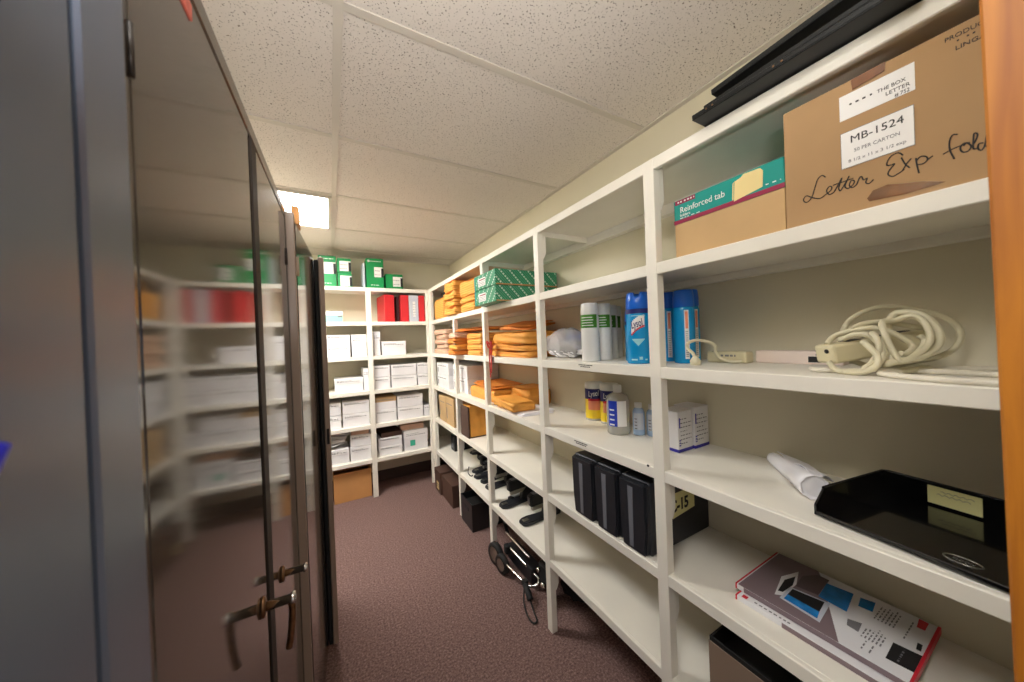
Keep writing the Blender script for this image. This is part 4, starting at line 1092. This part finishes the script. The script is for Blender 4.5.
for (px_, py_) in ((dx / 2 - .02, dy / 2 - .02), (-dx / 2 + .02, dy / 2 - .02), (dx / 2 - .02, -dy / 2 + .02), (-dx / 2 + .02, -dy / 2 + .02)):
    bm = bmesh.new(); lathe(bm, [(0, 0), (.006, 0), (.006, .0045), (0, .0045)], 12, Matrix.Translation((px_, py_, 0))); obj('foot', bm, 'black', t)
bm = bmesh.new(); bx(bm, dx / 2 - .0065, -.018, .013, dx / 2 - .0045, .056, .052); nt_ = obj('paper_slip', bm, 'yellow_note', t); nt_['label'] = 'pale yellow handwritten slip'
bm = bmesh.new()
for (u0, zz_) in ((-.045, .043), (-.02, .036)):
    tube(bm, [(dx / 2 - .0068, .046 + u0 * .2 - .0035 * q, zz_ + .002 * math.sin(q * 2.3)) for q in range(14)], .0005, 5, 2)
obj('handwriting', bm, 'grey_ink', nt_)

# product boxes
z4b = TOP[4] + .0005
def local_top(pts, zt_): return [(p[0], p[1]) for p in pts]
def product(label, x0, x1, y0, y1, z, h, rot, full):
    t = thing('product_box', label, 'box', ((x0 + x1) / 2, (y0 + y1) / 2, z), rot, 'flat product boxes on the lower shelf')
    w = Matrix.Translation(t.location)
    sx, sy = (x1 - x0) / 2, (y1 - y0) / 2
    bm = bmesh.new(); bx(bm, -sx, -sy, 0, sx, sy, h, .001); b = obj('body', bm, 'white', t)
    zt_ = z + h
    def patch(name, pts, m, lift=.0, par=None):
        bm = bmesh.new(); quad(bm, pts, Matrix.Translation((0, 0, zt_ + lift)), .0005); return obj(name, bm, m, par or t, w)
    bm = bmesh.new(); bx(bm, -sx - .0005, -sy + .001, .0005, sx, -sy + .19 if not full else sy - .02, h - .0008) ; 
    for v in bm.verts: v.co.x = min(v.co.x, -sx + .01)
    obj('mauve_side', bm, 'mauve', b)
    bm = bmesh.new(); bx(bm, -sx - .0006, sy - .003, 0, sx + .0006, sy + .0008, h + .0006); obj('red_edge', bm, 'redprint', b)
    if full:
        pic = patch('picture', [(x0, y0 + .105), (x0, y1 - .006), (x1, y1 - .006), (x1 , y1 - .10), (x1 - .02, y0 + .205)], 'mauve')
        lp = patch('tablet_picture', [(1.073, .42), (1.007, .418), (.998, .335), (1.09, .343)], 'lightgrey', .0007, pic)
        patch('tablet_screen', [(1.068, .413), (1.036, .412), (1.034, .347), (1.082, .352)], 'black_ink', .0014, lp)
        patch('tablet_glow', [(1.036, .412), (1.012, .411), (1.006, .342), (1.034, .347)], 'screen_blue', .0014, lp)
        l2 = patch('laptop_picture', [(1.009, .43), (1.021, .418), (1.096, .415), (1.161, .433), (1.099, .45)], 'white', .0007, pic)
        patch('laptop_screen', [(1.03, .431), (1.035, .422), (1.085, .419), (1.13, .429), (1.09, .439)], 'black_ink', .0014, l2)
        patch('dark_panel', [(1.09, .415), (1.15, .42), (1.19, .40), (1.19, .375), (1.10, .37)], 'dark_mauve', .0007, pic)
        p2 = patch('window_picture', [(1.169, .374), (1.094, .368), (1.09, .313), (1.179, .324)], 'screen_blue', .0014, pic)
        patch('corner_picture', [(1.178, .311), (1.138, .305), (1.142, .281), (1.186, .286)], 'screen_blue', .0007)
        patch('camera_picture', [(1.066, .305), (1.042, .30), (1.039, .28), (1.076, .283)], 'grey_ink', .0007)
        patch('dark_corner', [(1.067, .232), (1.003, .230), (1.007, .192), (1.072, .192)], 'black_ink', .0007)
        patch('red_mark', [(1.205, .219), (1.167, .216), (1.168, .204), (1.203, .204)], 'redprint', .0007)
        patch('black_mark', [(1.110, .205), (1.085, .203), (1.085, .196), (1.110, .198)], 'black_ink', .0007)
        bm = bmesh.new()
        for (xa, xb_, ya, yb_, n) in ((1.12, 1.195, .242, .272, 6), (1.03, 1.085, .243, .272, 6), (1.10, 1.19, .222, .226, 1), (.99, 1.03, .25, .262, 2)):
            for k in range(n): marks(bm, xa, xb_ - random.uniform(0, .02), 0, .0022, frame((0, ya + (yb_ - ya) * k / max(1, n - 1), zt_ + .0007), (1, 0, 0), (0, 1, 0)), (.004, .012))
        for (xa, k) in ((1.012, 0), (1.03, 1), (1.048, 2)): marks(bm, xa, xa + .012, 0, .003, frame((0, .213, zt_ + .0014), (1, 0, 0), (0, 1, 0)), (.003, .006))
        obj('small_print', bm, 'grey_ink', t, w)
        bm = bmesh.new(); bx(bm, -sx - .0006, -sy - .0008, 0, sx + .0006, -sy + .004, h + .0006); obj('red_edge', bm, 'redprint', b)
    else:
        patch('badge', [(x0 + .004, y1 - .012), (x0 + .016, y1 - .012), (x0 + .016, y1 - .024), (x0 + .004, y1 - .024)], 'redprint', .0007)
        bm = bmesh.new()
        marks(bm, .04, .12, .0, .004, frame((x0 + .010, y1, zt_), (0, -1, 0), (1, 0, 0)), (.004, .007)); obj('small_print', bm, 'grey_ink', t, w)
    return t
product('flat white and mauve product box, lower of the stacked pair', .945, 1.195, .20, .494, z4b, .013, R(0), False)
product('flat product box printed with tablets, upper of the stacked pair', .968, 1.21, .188, .505, z4b + .0145, .014, R(0), True)

# black cases
def media_case(label, y0, y1, note=False):
    x0, x1, h = .876, 1.2225, .242
    t = thing('media_case', label, 'case', ((x0 + x1) / 2, (y0 + y1) / 2, z4b), 0, 'black cases with a grey stripe'); w = Wm(t)
    bm = bmesh.new()
    bx(bm, x0 + .02, y0, z4b, x1, y1, z4b + h, .008, seg=3); obj('shell', bm, 'charcoal', t, w)
    bm = bmesh.new(); m_ = (y1 - y0)
    prism(bm, [(y0 + .010, 0.0), (y1 - .014, 0.0), (y1 - .004, h * .35), (y1 - .002, h - .006), (y0 + .004, h - .002), (y0 + .002, h * .35)], .03, frame((x0 + .0, 0, z4b), (0, 1, 0), (0, 0, 1)), .007)
    s_ = obj('spine', bm, 'charcoal', t, w)
    bm = bmesh.new(); yc = (y0 + y1) / 2 + .004
    quad(bm, [(-.008, .014), (.008, .014), (.011, h - .024), (-.011, h - .024)], faceX(x0 - .0002, yc, z4b), .0012); obj('stripe', bm, 'greystripe', s_, w)
    bm = bmesh.new(); bx(bm, x0 + .001, y0 + .012, z4b + h - .022, x0 + .008, y1 - .012, z4b + h - .016); obj('seam', bm, 'black', s_, w)
    if note:
        bm = bmesh.new(); quad(bm, [(.0, .0), (.125, .012), (.125, .085), (.0, .085)], faceY(1.006, y0 - .0003, z4b + .095)); n_ = obj('note', bm, 'yellow_note', t, w)
        bm = text_bm('C-15', .055, faceY(.996, y0 - .001, z4b + .118), width=.098, thick=.0006, bold=.0018); obj('lettering', bm, 'black_ink', n_, w)
    return t
media_case('black case with grey stripe, leftmost of three', .969, 1.100)
media_case('black case with grey stripe, middle of three', .846, .966)
media_case('black case with grey stripe and yellow C-15 note, next to the post', .722, .843, True)

# ------------------------------------------------------------------ lowest board: staplers, bins
z5 = TOP[5] + .0005
STAPLERS = []
def stapler():
    t = thing('heavy_stapler', '', 'stapler', (0, 0, 0), 0, 'black heavy duty staplers')
    bm = bmesh.new()
    prism(bm, [(0, -.022), (.02, -.036), (.06, -.04), (.12, -.034), (.26, -.03), (.27, -.02), (.27, .02), (.26, .03), (.12, .034), (.06, .04), (.02, .036), (0, .022)], .020, I4, .005)
    b = obj('base', bm, 'charcoal', t)
    bm = bmesh.new(); bx(bm, .012, -.012, .0195, .05, .012, .024, .002); obj('anvil', bm, 'steel', b)
    bm = bmesh.new(); prism(bm, [(.15, .02), (.25, .02), (.25, .11), (.22, .125), (.19, .085), (.16, .06)], .036, frame((0, .018, 0), (1, 0, 0), (0, 0, 1)), .004); obj('column', bm, 'black', t)
    bm = bmesh.new(); bx(bm, .075, -.010, .062, .24, .010, .086, .002); obj('magazine', bm, 'steel', t)
    bm = bmesh.new(); prism(bm, [(.06, .088), (.25, .092), (.262, .125), (.2, .140), (.09, .158), (.055, .15)], .040, frame((0, .020, 0), (1, 0, 0), (0, 0, 1)), .006); obj('handle', bm, 'black', t)
    bm = bmesh.new(); bx(bm, .08, -.017, .156, .17, .017, .1585, .001, Matrix.Rotation(0, 4, 'Y')); obj('grip_plate', bm, 'greystripe', t)
    return t
def copy_thing(o, label):
    c = o.copy(); col.objects.link(c); c['label'] = label
    for ch in o.children:
        d = ch.copy(); col.objects.link(d); d.parent = c; d.matrix_parent_inverse = ch.matrix_parent_inverse
        for g_ in ch.children:
            e_ = g_.copy(); col.objects.link(e_); e_.parent = d
    return c
proto = stapler()
SP = [(.892, 1.835, 6, 'black heavy stapler, left of the two side by side near the luggage cart'),
      (.905, 1.605, 4, 'black heavy stapler, right of the two side by side near the luggage cart'),
      (.925, 2.33, 8, 'black heavy stapler at the front of the crowded bay, left'),
      (.925, 2.12, 5, 'black heavy stapler at the front of the crowded bay, right'),
      (.935, 2.225, 14, 'black heavy stapler wedged between the two front ones of the crowded bay'),
      (.955, 2.43, 20, 'black heavy stapler at the far end of the crowded bay'),
      (.935, 2.42, 10, 'black heavy stapler stacked on top at the far end of the crowded bay'),
      (.945, 2.30, 5, 'black heavy stapler stacked on top in the middle of the crowded bay'),
      (.935, 2.17, 3, 'black heavy stapler stacked on top beside the post in the crowded bay'),
      ]
for i, (x, y, a, lab) in enumerate(SP):
    o = proto if i == 0 else copy_thing(proto, lab)
    o['label'] = lab; o.location = (x, y, z5); o.rotation_euler = (0, 0, R(a - 3))
    if i > 5: o.location.z += .1595; o.scale = (1, 1, .74)
    if i == 4: o.scale = (.92, .8, 1.0)
# odds and ends between the staplers
t = thing('wooden_block', 'small pale block on the lowest shelf beside the left stapler', 'block', (1.03, 1.93 - .03, z5), R(15))
bm = bmesh.new(); bx(bm, -.045, -.016, 0, .045, .016, .02, .002); obj('body', bm, 'lightgrey', t)
bm = bmesh.new(); bx(bm, -.0455, -.0165, .001, -.02, .0165, .0205, .001); obj('end_cap', bm, 'black', t)
bm = bmesh.new(); tube(bm, [(.93, 2.46, z5 + .05), (.925, 2.47, z5 + .01), (.918, 2.44, z5 + .004), (.915, 2.40, z5 + .004), (.92, 2.38, z5 + .006), (.93, 2.385, z5 + .01)], .0035, 8)
tag(obj('thin_cord', bm, 'black'), 'thin black cord looping from the crowded staplers', 'cord')
t = thing('black_folder_box', 'upright black magazine box in the corner of the lowest right shelf', 'box', (1.10, 3.06, z5), 0)
bm = bmesh.new(); prism(bm, [(-.10, 0), (.10, 0), (.10, .24), (-.02, .24), (-.10, .14)], .10, frame((0, .05, 0), (1, 0, 0), (0, 0, 1)), .002); obj('body', bm, 'black', t)
bm = bmesh.new(); quad(bm, [(-.02, .03), (.02, .03), (.02, .07), (-.02, .07)], faceX(-.1004, 0, 0)); obj('label', bm, 'greystripe', t)

t = open_box('storage_box', 'open box with pale brown front and dark rim on the lowest shelf by the door', 'box', (1.04, .31, z5), R(0), .28, .47, .20, 'dark_gap', inner='black', th=.006)
bm = bmesh.new(); bx(bm, -.1425, -.236, .0, -.1402, .236, .188, .0005); obj('front_panel', bm, mat('taupe_board', (134, 114, 98), .6), t)
bm = bmesh.new(); bx(bm, -.06, -.12, .16, .02, -.02, .185, .004); obj('dark_pouch', bm, 'black_gloss', t)

# ------------------------------------------------------------------ things on the carpet
def file_box(label, x0, x1, y0, y1, h, tagd):
    t = thing('file_box', label, 'box', ((x0 + x1) / 2, (y0 + y1) / 2, .0005), 0, 'dark brown boxes on the carpet'); w = Wm(t)
    bm = bmesh.new(); bx(bm, x0, y0, .0005, x1, y1, h - .03, .002); obj('body', bm, 'brownbox', t, w)
    bm = bmesh.new(); bx(bm, x0 - .003, y0 - .003, h - .055, x1 + .003, y1 + .003, h, .002); l = obj('lid', bm, 'brownbox', t, w)
    if tagd:
        bm = bmesh.new(); quad(bm, [(.06, .03), (.13, .03), (.13, .1), (.06, .1)], faceX(x0 - .0004, y1, 0)); g_ = obj('label', bm, 'cream_card', t, w)
        bm = bmesh.new(); marks(bm, .07, .12, .05, .008, faceX(x0 - .0011, y1, 0), (.01, .02)); marks(bm, .07, .12, .07, .008, faceX(x0 - .0011, y1, 0), (.01, .02)); obj('print', bm, 'grey_ink', g_, w)
    return t
file_box('dark brown lidded box with a pale label by the corner post', .835, 1.12, 2.955, 3.135, .205, True)
file_box('dark brown lidded box in front of the labelled one', .850, 1.12, 2.66, 2.945, .19, False)
t = open_box('storage_bin', 'open black bin on the carpet between two shelf posts', 'bin', (1.0, 2.365, .0005), R(0), .28, .235, .20, 'black', inner='dark_gap', th=.007)
bm = bmesh.new(); bx(bm, -.143, -.05, .13, -.1395, .05, .155, .001); obj('hand_hold', bm, 'charcoal', t)

# folded luggage cart
t = thing('luggage_cart', 'folded chrome luggage cart with black wheels on the carpet under the shelves', 'cart', (.87, 1.68, 0), 0); w = Wm(t)
def wheel(x, y, z, r, wd, tilt):
    m_ = Matrix.Translation((x, y, z)) @ Matrix.Rotation(R(tilt), 4, 'Z') @ frame((0, 0, 0), (0, 1, 0), (0, 0, 1))
    bm = bmesh.new(); lathe(bm, [(r * .62, -wd / 2), (r * .92, -wd / 2), (r, -wd * .3), (r, wd * .3), (r * .92, wd / 2), (r * .62, wd / 2), (r * .62, -wd / 2)], 32, m_); tr = obj('wheel', bm, 'rubber', t, w)
    bm = bmesh.new(); lathe(bm, [(0, -wd * .5), (r * .2, -wd * .5), (r * .3, -wd * .3), (r * .55, -wd * .35), (r * .66, -wd * .53), (r * .66, wd * .45), (r * .5, wd * .3), (r * .2, wd * .4), (0, wd * .4)], 24, m_); obj('hub', bm, 'steel', tr, w)
wheel(.856, 1.85, .072, .068, .034, 10); wheel(.856, 1.765, .058, .055, .032, 10)
bm = bmesh.new(); tube(bm, [(.85, 1.80, .085), (.865, 1.70, .075), (.885, 1.58, .06), (.90, 1.53, .055), (.93, 1.505, .065), (.95, 1.515, .085), (.94, 1.58, .10), (.92, 1.70, .125), (.905, 1.80, .14)], .0065, 10, 6); obj('frame', bm, 'chrome', t, w)
bm = bmesh.new(); tube(bm, [(.905, 1.80, .215), (.915, 1.68, .20), (.925, 1.56, .185)], .0065, 10, 4); obj('handle_bar', bm, 'chrome', t, w)
bm = bmesh.new(); tube(bm, [(.95, 1.86, .16), (.93, 1.86, .24), (.925, 1.81, .262), (.95, 1.74, .25), (.99, 1.62, .225), (1.02, 1.52, .19)], .011, 10, 6); obj('grip', bm, 'rubber', t, w)
bm = bmesh.new(); bx(bm, .93, 1.55, .03, 1.0, 1.84, .12, .008, seg=2); obj('folded_plate', bm, 'black', t, w)
bm = bmesh.new(); bx(bm, .885, 1.76, .10, .915, 1.80, .15, .004); obj('bracket', bm, 'rubber', t, w)
bm = bmesh.new(); bx(bm, .875, 1.545, .045, .905, 1.575, .075, .003); obj('bracket', bm, 'rubber', t, w)
bm = bmesh.new(); bx(bm, .94, 1.42, .08, 1.0, 1.50, .20, .01); obj('folded_foot', bm, 'rubber', t, w)
bm = bmesh.new(); lathe(bm, [(0, 0), (.014, 0), (.016, .01), (.01, .02), (0, .022)], 14, faceX(.938, 1.44, .105)); lathe(bm, [(0, 0), (.011, 0), (.011, .012), (0, .014)], 14, faceX(.938, 1.485, .16)); obj('knob', bm, 'chrome', t, w)
bm = bmesh.new(); tube(bm, [(.885, 1.545, .055), (.872, 1.50, .055), (.868, 1.47, .035)], .016, 10, 4); obj('cord_clip', bm, 'rubber', t, w)
bm = bmesh.new(); tube(bm, [(.868, 1.475, .035), (.858, 1.42, .008), (.845, 1.375, .006), (.822, 1.372, .006), (.82, 1.42, .006), (.845, 1.50, .010), (.875, 1.545, .04)], .0042, 8, 8); obj('bungee_cord', bm, 'rubber', t, w)
g = crumple(.07, .09, .07, .12, 21)
o = obj('dark_bag', g, 'rubber'); o.location = (1.12, 1.40, .001)
tag(o, 'slumped black bag on the carpet behind the shelf post', 'bag')

# ------------------------------------------------------------------ camera and light
cam = bpy.data.cameras.new('camera'); co = bpy.data.objects.new('camera', cam); col.objects.link(co)
yaw, pitch, roll, F = .5077, -.004, -.0391, 326.2476
fw = Vector((math.sin(yaw) * math.cos(pitch), math.cos(yaw) * math.cos(pitch), math.sin(pitch)))
rt = Vector((math.cos(yaw), -math.sin(yaw), 0)); up = rt.cross(fw)
r2 = rt * math.cos(roll) + up * math.sin(roll); u2 = -rt * math.sin(roll) + up * math.cos(roll)
co.matrix_world = Matrix(((r2.x, u2.x, -fw.x, 0), (r2.y, u2.y, -fw.y, 0), (r2.z, u2.z, -fw.z, EYE), (0, 0, 0, 1)))
cam.sensor_fit = 'HORIZONTAL'; cam.sensor_width = 36; cam.lens = F * 36 / 1024
cam.clip_start = .01
cam.dof.use_dof = True; cam.dof.focus_distance = 1.5; cam.dof.aperture_fstop = 4.5
sc.camera = co
fl = bpy.data.lights.new('added_ceiling_fill', 'AREA'); fl.shape = 'DISK'; fl.size = .12; fl.energy = 6.2; fl.color = (1, .985, .97); fl.spread = R(150)  # unseen fill lamp, added to brighten the near ceiling
fo = bpy.data.objects.new('added_ceiling_fill', fl); col.objects.link(fo); fo.location = (-.02, -.15, 1.60)
fo.rotation_euler = Vector((.0, .45, 1)).to_track_quat('-Z', 'Y').to_euler()
wd = bpy.data.worlds.new('world'); sc.world = wd; wd.use_nodes = True
wd.node_tree.nodes['Background'].inputs['Color'].default_value = (1.0, .975, .95, 1)
wd.node_tree.nodes['Background'].inputs['Strength'].default_value = .35
sc.view_settings.view_transform = 'Standard'; sc.view_settings.look = 'None'
sc.view_settings.gamma = 1; sc.view_settings.use_curve_mapping = False
sc.view_settings.exposure = 0.97
sc.cycles.use_denoising = True
sc.cycles.max_bounces = 10
